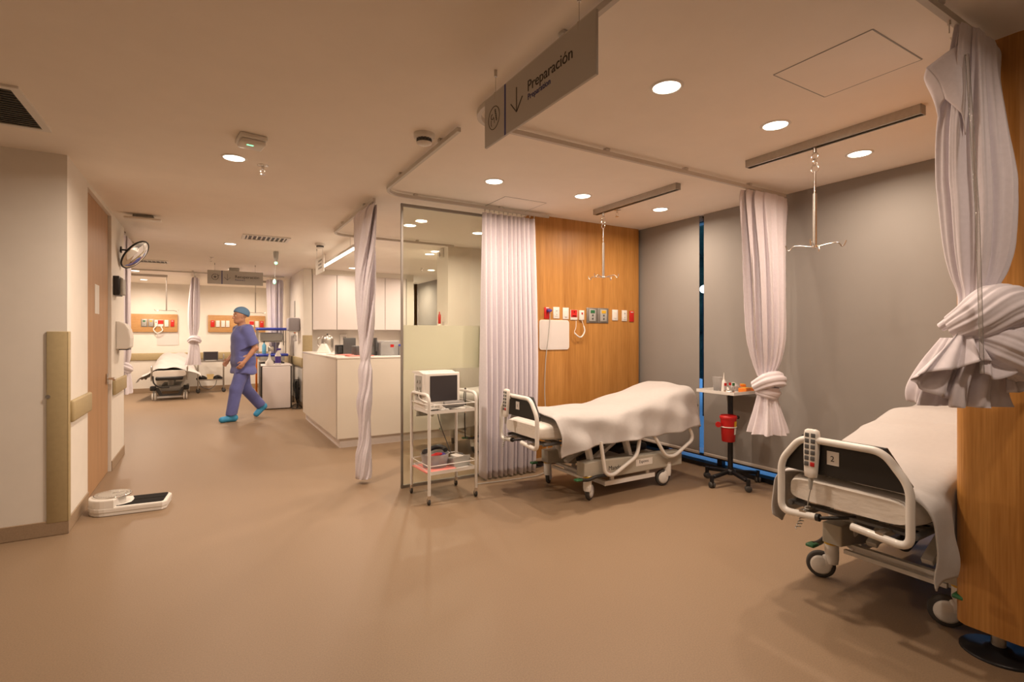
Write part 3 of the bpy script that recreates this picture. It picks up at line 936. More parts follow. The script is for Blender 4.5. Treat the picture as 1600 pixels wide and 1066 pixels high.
# ------------------------------------------------------------------ hospital beds (local: foot end at x=0, head at +x)
def ztop(x, up):
    """Height of the mattress top along the bed."""
    return 0.640 + up * float(np.interp(x, [0, 0.78, 0.95, 1.15, 1.47, 1.72, 2.0], [0, 0, 0.09, 0.36, 0.76, 0.97, 1.03]))
def bed(label, loc, up, tagtext, swivel, rails=True, rotz=0.0):
    t = thing('hospital_bed', label, 'bed', loc, rotz)
    # footboard
    fb = MB()
    pn = [(-0.262, 0.665), (-0.268, 0.70), (-0.176, 0.838), (0.176, 0.838), (0.268, 0.70), (0.262, 0.665)]
    Mx = Matrix(((0, 0, 1, 0), (1, 0, 0, 0), (0, 1, 0, 0), (0, 0, 0, 1)))
    fp = MB().prism(pn, 0.016, 0.032, Mx, 0.003).build('foot_panel', M_BLACK, t)
    tg = MB().box((0.0150, 0.035, 0.752), (0.002, 0.052, 0.062)).build('number_plate', M_PAPER, fp)
    if tagtext: letters('number', tagtext, 0.036, M_INK, basis((0, -1, 0), (0, 0, 1), (0.0136, 0.046, 0.738)), fp)
    P = fillet([(0, -0.05, 0.475), (0, -0.268, 0.455), (0, -0.268, 0.70), (0, -0.172, 0.825), (0, 0.172, 0.825), (0, 0.268, 0.70), (0, 0.268, 0.455), (0, 0.10, 0.470)], 0.05, 7)
    MB().tube(P, 0.0165, 12).build('foot_rail', M_ENAMEL, t)
    b = MB().cyl((0, 0.10, 0.470), (0, 0.085, 0.4715), 0.0175)
    b.cyl((0.0, 0.085, 0.47), (0.10, -0.02, 0.485), 0.008)
    b.build('rail_cap', M_BLACK, t)
    b = MB()
    for y in (-0.16, 0.16): MB().box((0.10, y, 0.475), (0.22, 0.03, 0.022)).build('foot_bracket', M_STEEL, t)
    # deck and mattress
    b = MB()
    xs = [0.06, 0.5, 0.95, 1.2, 1.45, 1.7, 1.77]
    for s in (-1, 1):
        b.tube([(x, s * 0.26, ztop(x, up) - 0.155) for x in xs], 0.014, 6)
    for x in np.arange(0.1, 1.76, 0.115): b.box((x, 0, ztop(x, up) - 0.158), (0.05, 0.52, 0.012))
    b.build('bed_deck', M_DGREY, t)
    rows = []
    n = 26
    for i in range(n):
        x = 0.035 + 1.66 * i / (n - 1)
        zt = ztop(x, up)
        e = min(1, (min(i, n - 1 - i)) / 2.0)
        sh = 0.03 * (1 - e) ** 2
        ring = []
        for k in range(36):
            a = 2 * PI * k / 36
            c, s_ = math.cos(a), math.sin(a)
            y = (0.272 - sh) * math.copysign(abs(c) ** 0.28, c)
            z = (0.066 - sh * 0.6) * math.copysign(abs(s_) ** 0.45, s_)
            ring.append((x, y, zt - 0.07 + z))
        rows.append(ring)
    MB().rings(rows).build('mattress', M_MATT, t)
    # base
    for s in (-1, 1):
        nm = 'base_beam'
        bb = MB().prism([(0.42, 0.205), (0.42, 0.31), (0.60, 0.315), (1.52, 0.285), (1.52, 0.165), (0.72, 0.165)], -0.05, 0.05,
                   Matrix(((1, 0, 0, 0), (0, 0, -1, s * 0.25), (0, 1, 0, 0), (0, 0, 0, 1))), 0.008).build(nm, M_BASE, t)
        if s < 0 and tagtext == '1':
            letters('beam_lettering', 'Mandonal', 0.050, M_INK, basis((1, 0, -0.03), (0, 0, 1), (0.665, -0.3008, 0.225)), bb)
            MB().box((1.06, -0.3006, 0.245), (0.19, 0.0015, 0.055)).build('beam_label', M_PAPER, bb)
            letters('label_lettering', 'Espinos', 0.036, M_INK, basis((1, 0, 0), (0, 0, 1), (1.0, -0.3016, 0.240)), bb)
        b = MB()
        b.box((0.93, s * 0.265, 0.112), (0.56, 0.022, 0.036))
        b.box((0.74, s * 0.255, 0.148), (0.035, 0.015, 0.04)).box((1.14, s * 0.255, 0.148), (0.035, 0.015, 0.04))
        b.build('lower_bracket', M_ENAMEL, t)
    for c_, s_ in (((0.67, 0, 0.112), (0.03, 0.51, 0.036)), ((0.49, 0, 0.165), (0.022, 0.44, 0.02)), ((0.53, 0, 0.19), (0.03, 0.44, 0.02)), ((1.40, 0, 0.22), (0.05, 0.44, 0.05))):
        MB().box(c_, s_).build('cross_bar', M_ENAMEL, t)
    b = MB()
    for s in (-1, 1):
        MB().beam((0.56, s * 0.22, 0.24), (0.50, s * 0.22, ztop(0.4, up) - 0.16), 0.035, 0.055, up=(0, 1, 0), r=0.004).build('lift_arm', M_ENAMEL, t)
        MB().beam((0.98, s * 0.22, 0.24), (0.90, s * 0.22, ztop(0.9, up) - 0.16), 0.035, 0.055, up=(0, 1, 0), r=0.004).build('lift_arm', M_ENAMEL, t)
        MB().beam((0.55, s * 0.12, 0.22), (0.88, s * 0.12, 0.40), 0.03, 0.05, up=(0, 1, 0), r=0.004).build('lift_strut', M_ENAMEL, t)
    b = MB().cyl((0.6, 0, 0.25), (1.1, 0, 0.40), 0.035).box((1.12, 0.02, 0.315), (0.34, 0.26, 0.07), 0.02)
    b.build('motor_unit', M_BLACK, t)
    # casters
    for (x, s, sw) in ((0.47, -1, swivel[0]), (0.47, 1, swivel[1]), (1.36, -1, swivel[2]), (1.36, 1, swivel[3])):
        y = s * 0.275
        T = Matrix.Translation((x, y, 0)) @ Matrix.Rotation(sw, 4, 'Z')
        cs = MB()
        cs.lathe([(0.030, 0.085), (0.034, 0.11), (0.034, 0.19), (0.028, 0.205)], n=20, M=T)
        cs.box((0.02, 0.0, 0.095), (0.055, 0.052, 0.08), 0.02, 3, T)
        c = cs.build('caster', M_ENAMEL, t)
        M2 = T @ Matrix.Translation((0.05, 0, 0.07)) @ Matrix.Rotation(PI / 2, 4, 'X')
        MB().lathe([(0.050, -0.016), (0.064, -0.016), (0.070, -0.008), (0.070, 0.008), (0.064, 0.016), (0.050, 0.016)], n=36, M=M2).build('wheel', M_RUBBER, c)
        MB().lathe([(0.0, -0.027), (0.040, -0.025), (0.050, -0.018), (0.050, 0.018), (0.040, 0.025), (0.0, 0.027)], n=36, M=M2, cap=False).build('wheel_cover', M_ENAMEL, c)
        if x < 1:
            MB().lathe([(0.036, 0.190), (0.036, 0.202)], n=20, M=T).build('caster_ring', M_YELLOW, c)
    for s in (-1, 1):
        pd = MB().tube(smooth_path([(0.36, s * .315, 0.195), (0.44, s * .322, 0.186), (0.52, s * .325, 0.200), (0.62, s * .322, 0.196)], 5), [0.014] * 16, 8).build('brake_pedal', M_BLACK, t)
        MB().box((0.35, s * 0.312, 0.196), (0.06, 0.045, 0.018), 0.007).build('pedal_pad', M_GREEN, pd)
        MB().box((0.64, s * 0.322, 0.205), (0.06, 0.035, 0.016), 0.006).build('pedal_end', M_RED, pd)
    if rails:
        for s in (-1, 1):
            y = s * 0.335
            for pts in ([(0.555, 0.475), (0.60, 0.215), (0.68, 0.190), (0.945, 0.315), (0.975, 0.475)], [(1.13, 0.475), (1.275, 0.275), (1.38, 0.258), (1.63, 0.385), (1.555, 0.53)]):
                MB().tube(fillet([(x, y, z) for x, z in pts], 0.06, 7), 0.0155, 12).build('side_rail', M_ENAMEL, t)
            MB().cyl((0.5, s * 0.30, 0.475), (1.62, s * 0.30, 0.48), 0.012).build('rail_mount', M_STEEL, t)
    return t

def drape(label, loc, up, near, far, x0, x1, lift, group=None, rotz=0.0, head_drop=0.22, seed=1, amp=0.010, off=0.0, reach=((0, 1.0), (2, 1.0))):
    """Sheet laid over a bed. near/far: (x, hem height) along the two long sides; lift: (x, extra height) over the top."""
    rnd = random.Random(seed)
    ph = [rnd.uniform(0, 6.28) for _ in range(8)]
    nx, nv = 110, 72
    rows = []
    f = lambda tab, x: float(np.interp(x, [a for a, _ in tab], [b for _, b in tab]))
    for i in range(nx):
        u = i / (nx - 1)
        s_ = x0 + (x1 - x0 + head_drop) * u
        over = max(0.0, s_ - x1)
        x = min(s_, x1) + 0.05 * (1 - math.exp(-over / 0.05))
        zt = ztop(min(x, 1.76), up) + 0.012 + f(lift, x) - (over * over / (over + 0.02)) * 0.95
        zn, zf = min(f(near, x), zt - 0.02), min(f(far, x), zt - 0.02)
        zn = max(zn - over * 0.2, 0.25); zf = max(zf - over * .2, 0.25)
        hw = 0.285
        rn = f(reach, x)
        pts = [(-hw - 0.075 * rn, zn), (-hw - 0.055 * rn, zn + (zt - zn) * 0.4), (-hw - 0.03 * rn, zt - (zt - zn) * 0.22), (-hw + 0.02, zt - 0.014), (-0.16, zt + 0.004), (0, zt + 0.008),
               (0.16, zt + 0.004), (hw - 0.02, zt - 0.014), (hw + 0.03, zt - (zt - zf) * 0.22), (hw + 0.055, zt - (zt - zf) * .6), (hw + 0.075, zf)]
        P = interp(pts, nv)
        row = []
        for k in range(nv):
            y, z = P[k]
            v = k / (nv - 1)
            side = max(0, (abs(v - 0.5) - 0.22) / 0.28)
            wv = 1.2 * math.sin(11 * x + 13 * (z - zt) + ph[0]) + 0.7 * math.sin(23 * x - 10 * (z - zt) + ph[1]) + 0.5 * math.sin(8 * x + 30 * z + ph[2])
            y += (-1 if v < 0.5 else 1) * amp * 1.5 * side * wv * (rn if v < 0.5 else 1)
            z += (1 - side) * amp * 0.35 * (math.sin(13 * x + 11 * y + ph[3]) + 0.7 * math.sin(-9 * x + 23 * y + ph[4]))
            row.append((x + off + 0.006 * math.sin(10 * y + ph[5]) * (1 if i in (0, 1) else 0), y, z))
        rows.append(row)
    o = MB().grid(rows).build('bed_sheet', M_SHEET)
    solid(o, 0.006, 1.0)
    tag(o, label, 'bed sheet', group, loc, rotz)
    return o

BED1 = (2.10, 3.44, 0)
BED2 = (2.415, 1.215, 0)
BED3 = (2.05, 5.36, 0)
bed('white hospital bed with black footboard, before the oak partition with sockets', BED1, 0.185, '1', (R(32), R(45), R(170), R(-160)))
drape('rumpled white sheet over the bed in front of the oak partition', BED1, 0.185,
      [(0.14, 0.50), (0.17, 0.385), (0.32, 0.435), (0.6, 0.455), (1.1, 0.46), (1.4, 0.47), (1.6, 0.50), (1.8, 0.52)], [(0.14, 0.5), (0.6, 0.42), (1.8, 0.5)], 0.14, 1.65,
      [(0.14, 0.04), (0.22, 0.055), (0.4, 0.040), (0.8, 0.035), (1.15, 0.035), (1.5, 0.025), (1.70, 0.03)], seed=3, amp=0.015)
bed('nearer white hospital bed with number 2 on its black footboard', BED2, 0.235, '2', (R(117), R(117), R(190), R(170)))
drape('white sheet hanging low over the nearer bed marked 2', BED2, 0.235,
      [(0.06, 0.30), (0.12, 0.325), (0.4, 0.34), (0.8, 0.36), (1.8, 0.42)], [(0.06, 0.40), (0.12, 0.36), (0.6, 0.40), (1.8, 0.45)], 0.06, 1.66,
      [(0.06, -0.004), (0.10, 0.012), (0.3, 0.03), (0.55, 0.08), (0.8, 0.16), (1.1, 0.15), (1.4, 0.06), (1.8, 0.02)], seed=8, amp=0.010, head_drop=0.08, reach=((0, 1.0), (0.2, 0.9), (0.32, 0.0), (2, 0.0)))
bed('hospital bed standing behind the glass screen beyond the monitor trolley', BED3, 0.15, '', (R(20), R(60), R(170), R(-160)), rails=False)
drape('pale sheet on the bed behind the glass screen', BED3, 0.15,
      [(0.05, 0.30), (0.3, 0.31), (0.9, 0.33), (1.8, 0.4)], [(0.05, 0.36), (1.8, 0.4)], 0.05, 1.78, [(0.05, -0.002), (0.2, 0.02), (1.0, 0.03), (1.8, 0.02)], seed=12)

def remote(label, loc, rotz, tilt):
    t = thing('bed_remote', label, 'remote control', loc, rotz)
    A = Matrix.Rotation(tilt, 4, 'X')
    b = MB()
    prof = [(0.000, 0.010, 0.012), (0.004, 0.026, 0.014), (0.03, 0.029, 0.015), (0.12, 0.0335, 0.016), (0.20, 0.033, 0.018), (0.217, 0.030, 0.017), (0.223, 0.020, 0.010)]
    rows = []
    for z, hw, hd in prof:
        rows.append([A @ Vector((hw * math.copysign(abs(math.cos(a)) ** 0.5, math.cos(a)), hd * math.copysign(abs(math.sin(a)) ** 0.6, math.sin(a)), z)) for a in [2 * PI * k / 28 for k in range(28)]])
    b.rings(rows)
    b.build('remote_body', M_WPLAST, t)
    for i in range(6):
        for s in (-1, 1):
            z = 0.196 - 0.0265 * i
            m_ = M_RED if (i == 5 and s > 0) else M_DGREY
            ring = MB().box((0.0135 * s, -0.0165, z), (0.020, 0.004, 0.020), 0.004, M=A)
            ring.build('button', m_, t)
    MB().lathe([(0.006, -0.055), (0.011, -0.01), (0.012, 0.005)], n=14, M=A).build('cord_grip', M_GPLAST, t)
    pts = [(0, 0, -0.05), (-0.012, 0.004, -0.10), (-0.02, 0.01, -0.14)]
    hel = []
    for k in range(90):
        a = k * 0.55
        q = k / 89
        hel.append((-0.02 - 0.05 * q + 0.009 * math.cos(a), 0.012 + 0.009 * math.sin(a), -0.14 - 0.12 * q))
    MB().tube([Vector(p) for p in smooth_path(pts, 4)] + hel, 0.0026, 6).build('remote_cord', M_GPLAST, t)
    MB().box((0, 0.018, 0.16), (0.03, 0.035, 0.03), 0.006, M=A).build('hook_clip', M_WPLAST, t)
remote('white remote with rows of dark buttons hung on the footboard numbered 2', (2.405, 1.335, 0.650), R(-90), R(-3))
remote('white remote hung on the footboard of the bed before the oak partition', (2.055, 3.56, 0.655), R(-90), R(-3))

# ------------------------------------------------------------------ white monitor trolley
t = thing('equipment_trolley', 'white two-shelf steel trolley with monitor, standing before the glass screen', 'trolley', (1.66, 3.895, 0), R(2))
X_, Y_ = 0.205, 0.18
for s in (-1, 1):
    P = fillet([(s * X_, -Y_, 0.075), (s * X_, -Y_, 0.845), (s * X_, Y_, 0.845), (s * X_, Y_, 0.075)], 0.06, 8)
    MB().tube(P, 0.0125, 12).build('side_frame', M_ENAMEL, t)
for zz in (0.705, 0.235):
    nm = 'upper_shelf' if zz > 0.5 else 'lower_shelf'
    b = MB().box((0, 0, zz), (2 * X_ - 0.022, 2 * Y_ - 0.01, 0.003))
    b.box((0, -Y_ + 0.004, zz + 0.006), (2 * X_, 0.003, 0.026)).box((0, Y_ - 0.004, zz + 0.006), (2 * X_, 0.003, 0.026))
    b.box((-X_ + 0.012, 0, zz + 0.006), (0.003, 2 * Y_, 0.026)).box((X_ - 0.012, 0, zz + 0.006), (0.003, 2 * Y_, 0.026))
    b.build(nm, M_ENAMEL, t)
    b = MB()
    for s in (-1, 1):
        b.cyl((-X_, s * Y_, zz + 0.062), (X_, s * Y_, zz + 0.062), 0.0036, n=8)
        b.cyl((s * X_, -Y_, zz + 0.062), (s * X_, Y_, zz + 0.062), 0.0036, n=8)
    b.build('guard_rail', M_ENAMEL, t)
def small_caster(x, y, parent, sw=0.3, r=0.026, top=0.085):
    c = MB().box((0.006 * math.cos(sw), 0.006 * math.sin(sw), r * 1.7), (0.022, 0.022, r * 1.5), 0.003, rotz=sw)
    c.cyl((0, 0, r * 2), (0, 0, top), 0.011)
    T = Matrix.Translation((x, y, 0))
    c2 = MB(); c2.add(c.v, c.f, False, T)
    o = c2.build('caster', M_CHROME, parent)
    M2 = T @ Matrix.Rotation(sw, 4, 'Z') @ Matrix.Translation((0.012, 0, r)) @ Matrix.Rotation(PI / 2, 4, 'X')
    MB().lathe([(0.0, -0.008), (r - .004, -0.010), (r, -0.006), (r, 0.006), (r - .004, 0.010), (0, 0.008)], n=24, M=M2, cap=False).build('wheel', M_RUBBER, o)
for x in (-X_, X_):
    for y in (-Y_, Y_): small_caster(x, y, t, R(80))
# monitor on the trolley
m = thing('patient_monitor', 'boxy cream patient monitor with dark screen on the white trolley', 'monitor', (1.615, 3.925, 0.7085), R(4))
MB().box((0, 0.03, 0.150), (0.30, 0.20, 0.29), 0.018, 3).build('monitor_case', M_WPLAST, m)
MB().box((0, -0.085, 0.155), (0.315, 0.035, 0.295), 0.012, 3).build('screen_bezel', M_WPLAST, m)
MB().box((0.010, -0.1035, 0.175), (0.245, 0.004, 0.205), 0.002, 1).build('screen', M_SCREEN, m)
MB().box((0.02, 0.03, 0.302), (0.20, 0.10, 0.018), 0.006).build('carry_handle', M_WPLAST, m)
MB().prism([(-0.10, 0.285), (0.02, 0.31), (0.15, 0.305), (0.15, 0.29)], -0.15, 0.15, Matrix(((0, 0, 1, 0), (1, 0, 0, 0.0), (0, 1, 0, 0), (0, 0, 0, 1)))).build('top_lid', M_WPLAST, m)
b = MB()
for i in range(3):
    for j in range(2):
        b.cyl((-0.150, 0.00 + 0.05 * j, 0.12 + 0.055 * i), (-0.160, 0.00 + 0.05 * j, 0.12 + 0.055 * i), 0.013, n=14)
b.build('sensor_ports', M_GPLAST, m)
MB().box((-0.151, 0.025, 0.175), (0.004, 0.12, 0.20), 0.002, 1).build('port_panel', M_YELLOW if False else M_GPLAST, m)
for k in range(7):
    MB().cyl((-0.09 + 0.03 * k, -0.102, 0.035), (-0.09 + 0.03 * k, -0.107, 0.035), 0.008, n=12).build('monitor_button', M_GPLAST, m)
c = MB()
for k in range(3):
    c.tube(smooth_path([(1.475, 3.93, 0.86 + 0.02 * k), (1.44, 3.86, 0.81), (1.50, 3.765 - 0.008 * k, 0.775), (1.58, 3.755, 0.735 + .008 * k), (1.63, 3.765, 0.722)], 8), 0.0035, 6)
tag(c.build('sensor_leads', M_WPLAST), 'white sensor leads looping from the monitor side onto the trolley', 'cable')
c = MB().rings(lump([(1.62, 3.79, 0.755), (1.68, 3.785, 0.757), (1.74, 3.79, 0.756), (1.79, 3.80, 0.755)], [0.025, 0.028, 0.028, 0.024], 5, 0.05, n=36, rows=16))
tag(c.build('pressure_cuff', mat('cuff_grey', (0.20, 0.19, 0.18), 0.8)), 'rolled grey blood pressure cuff in front of the monitor screen', 'cuff')
c = MB().box((0, 0, 0.012), (0.085, 0.035, 0.022), 0.008).cyl((0.0, -0.018, 0.012), (0.0, -0.024, 0.012), 0.009)
tag(c.build('finger_sensor', M_GPLAST), 'grey clip sensor on the trolley upper shelf below the cuff', 'sensor', None, (1.60, 3.745, 0.708), R(8))
c = MB().tube(smooth_path([(1.66, 3.80, 0.716), (1.69, 3.76, 0.714), (1.74, 3.77, 0.715), (1.78, 3.755, 0.714), (1.81, 3.78, 0.715)], 6), 0.005, 8)
tag(c.build('black_lead', M_BLACK), 'black lead coiled on the upper trolley shelf', 'cable')
t = thing('strap', 'black strap with silver clip hanging from the trolley handle', 'strap', (1.862, 3.905, 0.845))
c = MB()
for s in (-1, 1): c.tube(smooth_path([(0, s * .012, 0.016), (-.006, s * .016, -.06), (0, s * .006, -.14)], 6), 0.004, 6)
c.tube([(0, -.012, .016), (0, 0, .021), (0, .012, .016)], 0.004, 6)
c.tube(smooth_path([(0, 0, -.14), (-.004, 0.004, -.22), (-.002, 0, -.36), (0, -.004, -.40)], 5), 0.005, 6)
c.build('strap_loop', M_BLACK, t)
MB().box((0, 0, -0.165), (0.014, 0.016, 0.05), 0.003).build('clip', M_CHROME, t)
c = MB().tube(smooth_path([(1.67, 4.07, 0.70), (1.71, 4.085, 0.55), (1.77, 4.07, 0.38), (1.80, 4.06, 0.29), (1.795, 4.05, 0.245)], 8), 0.004, 6)
tag(c.build('dropping_cable', M_DGREY), 'dark cord dropping behind the trolley between its two shelves', 'cable')
# lower shelf: tub with tools, white device, pink papers
t = thing('clear_tub', 'clear plastic tub of odds and ends on the trolley lower shelf', 'tub', (1.585, 3.895, 0.245), R(3))
MB().lathe([(0.092, 0.0), (0.110, 0.105), (0.113, 0.110), (0.108, 0.108), (0.090, 0.004)], n=32, M=Matrix.Diagonal((1.05, 0.95, 1, 1)), cap=False).build('tub_wall', M_CLEARP, t)
MB().cyl((0, 0, 0), (0, 0, 0.003), 0.090).build('tub_bottom', M_CLEARP, t)
def rollup(label, m_, pts, r, nm='rolled_bundle'):
    tag(MB().rings(lump(pts, r, 4, 0.06, n=30, rows=16)).build(nm, m_), label, 'bundle')
c = MB()
c.tube(smooth_path([(1.585 + 0.088 * math.cos(a), 3.895 + 0.078 * math.sin(a), 0.375 + 0.012 * math.sin(2 * a)) for a in [R(-10 + 25 * k) for k in range(9)]], 5), 0.020, 10)
tag(c.build('tourniquet_band', M_BLACK), 'thick black band coiled on top of the clear tub', 'band')
rollup('red cloth strip lying in the clear tub', M_RED, [(1.53, 3.83, 0.345), (1.57, 3.825, 0.352), (1.62, 3.85, 0.350)], [0.014, 0.02, 0.012], 'red_strip')
rollup('dark blue roll inside the clear tub', M_PURPLE, [(1.60, 3.845, 0.335), (1.64, 3.86, 0.335), (1.66, 3.90, 0.33)], [0.02, 0.024, 0.016])
rollup('light blue pack low inside the clear tub', M_SKYBLUE, [(1.55, 3.84, 0.275), (1.60, 3.835, 0.28), (1.64, 3.86, 0.275)], [0.02, 0.026, 0.018], 'blue_pack')
tag(MB().box((0, 0, 0), (0.26, 0.28, 0.010), 0.001, 1).build('pink_papers', M_PINK), 'stack of pink papers under the tub on the lower trolley shelf', 'papers', None, (1.575, 3.885, 0.2425), R(3))
t = thing('scanner_base', 'white and grey handset device beside the tub on the lower shelf', 'device', (1.775, 3.89, 0.237), R(12))
MB().prism([(-0.08, 0), (0.08, 0), (0.08, 0.05), (-0.08, 0.085)], -0.085, 0.085, Matrix(((0, 0, 1, 0), (1, 0, 0, 0), (0, 1, 0, 0), (0, 0, 0, 1))) @ Matrix.Rotation(0, 4, 'Z'), 0.008).build('device_body', M_GPLAST, t)
MB().box((-0.02, -0.03, 0.082), (0.07, 0.10, 0.018), 0.008).build('device_top', M_WPLAST, t)
MB().ball((0.03, 0.0, 0.085), (0.026, 0.04, 0.008)).build('device_pad', M_DGREY, t)

# ------------------------------------------------------------------ instrument stand by the window
t = thing('instrument_stand', 'black pole stand with white tray on four casters by the window', 'stand', (3.955, 2.895, 0))
b = MB().cyl((0, 0, 0.095), (0, 0, 0.80), 0.0225, n=24)
b.build('pole', M_BLKMET, t)
MB().lathe([(0.030, 0.085), (0.045, 0.09), (0.045, 0.12), (0.030, 0.135)], n=24).build('hub', M_BLKMET, t)
for a in (R(-20), R(-108), R(178), R(93)):
    c_, s_ = math.cos(a), math.sin(a)
    L = 0.27 if a == R(-20) else 0.235
    lg = MB().beam((0.02 * c_, 0.02 * s_, 0.112), ((L - .02) * c_, (L - .02) * s_, 0.090), 0.034, 0.030, r=0.008)
    lg.cyl((L * c_, L * s_, 0.045), (L * c_, L * s_, 0.104), 0.017)
    lo_ = lg.build('leg', M_BLKMET, t)
    M2 = Matrix.Translation((L * c_, L * s_, 0.026)) @ Matrix.Rotation(a + 1.2, 4, 'Z') @ Matrix.Rotation(PI / 2, 4, 'X')
    w_ = MB()
    for zz in (-0.013, 0.013): w_.lathe([(0, zz - .009), (0.022, zz - .009), (0.026, zz - .005), (0.026, zz + .005), (0.022, zz + .009), (0, zz + .009)], n=22, M=M2, cap=False)
    w_.build('wheel', M_RUBBER, lo_)
MB().cyl((0.022, -0.01, 0.585), (0.06, -0.025, 0.585), 0.006).ball((0.065, -0.027, 0.585), 0.016).build('height_knob', M_BLACK, t)
b = MB()
b.box((0.03, 0.04, 0.803), (0.38, 0.38, 0.004))
b.box((0.03, -0.15, 0.815), (0.38, 0.006, 0.026)).box((0.03, 0.23, 0.815), (0.38, 0.006, 0.026)).box((-0.16, 0.04, 0.815), (0.006, 0.38, 0.026)).box((0.22, 0.04, 0.815), (0.006, 0.38, 0.026))
b.build('tray', M_ENAMEL, t)
# sharps bin on the pole
t = thing('sharps_bin', 'red sharps bin with yellow label strapped to the black pole', 'sharps bin', (3.86, 2.845, 0.395))
MB().lathe([(0.050, 0), (0.054, 0.004), (0.066, 0.200), (0.066, 0.205)], n=36).build('bin_body', M_RED, t)
b = MB().lathe([(0.070, 0.198), (0.072, 0.212), (0.064, 0.226), (0.060, 0.224)], n=36, cap=False)
b.lathe([(0.062, 0.220), (0.022, 0.216)], n=36, cap=False)
b.build('bin_lid', M_RED, t)
MB().cyl((-0.004, -0.004, 0.213), (-0.004, -0.004, 0.2165), 0.024).build('bin_opening', M_BLACK, t)
MB().cyl((-0.082, 0.040, 0.148), (-0.092, 0.030, 0.148), 0.024).cyl((-0.060, 0.035, 0.155), (-0.086, 0.036, 0.150), 0.007).build('bin_stopper', M_RED, t)
MB().tube([(0.0655 * math.cos(a), 0.0655 * math.sin(a), 0.128) for a in [2 * PI * k / 40 for k in range(40)]], 0.004, 8, True).build('strap', M_WPLAST, t)
def curved_label(r, a0, a1, z0, z1):
    n = 8; rows = []
    for z in (z0, z1):
        rr = r + (z - z0) * 0.07
        rows.append([(rr * math.cos(a0 + (a1 - a0) * k / n), rr * math.sin(a0 + (a1 - a0) * k / n), z) for k in range(n + 1)])
    return MB().grid(rows)
curved_label(0.0640, R(-97), R(-52), 0.125, 0.18).build('yellow_label', M_YELLOW, t)
curved_label(0.0600, R(-95), R(-55), 0.065, 0.123).build('white_label', M_PAPER, t)
# things on the tray
TZ0 = 0.805
t = thing('plastic_cup', 'clear plastic cup of cotton on the tray corner', 'cup', (3.865, 2.96, TZ0))
MB().lathe([(0.030, 0), (0.042, 0.135), (0.043, 0.137), (0.041, 0.135), (0.029, 0.003)], n=28, cap=False).build('cup_wall', M_CLEARP, t)
MB().cyl((0, 0, 0), (0, 0, 0.003), 0.029).build('cup_base', M_CLEARP, t)
def balls(name, label, pts, m_):
    b = MB()
    for p in pts: b.ball(p[:3], p[3], 14, 9)
    o = b.build(name, m_); tag(o, label, 'cotton'); o['kind'] = 'stuff'
balls('cotton_balls', 'fluffy white cotton balls in the clear cup and dish', [(3.865 + 0.017 * math.cos(a), 2.96 + 0.017 * math.sin(a), TZ0 + 0.02 + 0.02 * (k % 2), 0.016) for k, a in enumerate(np.linspace(0, 5.2, 6))] + [(3.865, 2.96, TZ0 + .055, .018)], M_SHEET)
t = thing('steel_dish', 'small steel dish beside the cup on the tray', 'dish', (3.85, 2.83, TZ0))
MB().lathe([(0.030, 0), (0.042, 0.030), (0.044, 0.030), (0.032, -0.0)], n=28).build('dish_bowl', M_CHROME, t)
def vial(x, y, capm, label, h=0.07):
    t = thing('sample_tube', label, 'tube', (x, y, TZ0), 0, 'capped tubes on the tray')
    MB().cyl((0, 0, 0), (0, 0, h), 0.009, n=16).build('tube_glass', M_CLEARP, t)
    MB().cyl((0, 0, h - 0.012), (0, 0, h + 0.012), 0.011, n=16).build('tube_cap', capm, t)
vial(3.935, 2.93, M_RED, 'red-capped tube closest to the clear cup')
vial(3.965, 2.905, M_RED, 'second red-capped tube on the tray, before the green-capped one', 0.075)
vial(4.005, 2.90, M_GREEN, 'green-capped tube on the tray behind the orange boxes')
t = thing('saline_ampoule', 'white pointed plastic bottle standing at the back of the tray', 'bottle', (4.035, 3.02, TZ0))
MB().lathe([(0.022, 0), (0.024, 0.01), (0.024, 0.075), (0.012, 0.095), (0.007, 0.105)], n=22).build('bottle_body', M_WPLAST, t)
MB().lathe([(0.008, 0.105), (0.006, 0.125), (0.002, 0.165)], n=16).build('nozzle', M_WPLAST, t)
def obox(x, y, z, s, rz, label):
    t = thing('needle_box', label, 'box', (x, y, z), rz, 'orange boxes on the tray')
    MB().box((0, 0, s[2] / 2), s, 0.003).build('box_body', M_ORANGE, t)
    MB().box((0, 0, s[2] + 0.001), (s[0] * 0.8, s[1] * 0.6, 0.002)).build('box_label', M_YELLOW, t)
obox(4.02, 2.80, TZ0, (0.10, 0.07, 0.048), R(12), 'yellow-orange box at the front of the tray')
obox(4.12, 2.82, TZ0, (0.09, 0.06, 0.040), R(-10), 'dark orange box on the tray next to the yellow-orange one')
obox(4.08, 2.86, TZ0 + 0.05, (0.07, 0.045, 0.022), R(40), 'small orange box lying on top of the other orange boxes')
tag(MB().rings(lump([(4.06, 2.98, TZ0 + .035), (4.10, 2.96, TZ0 + .042), (4.135, 2.95, TZ0 + .03)], [0.03, 0.04, 0.028], 4, 0.14, 0.7, n=40, rows=20)).build('gauze_pack', M_SHEET), 'crumpled white gauze pack at the window end of the tray', 'gauze')

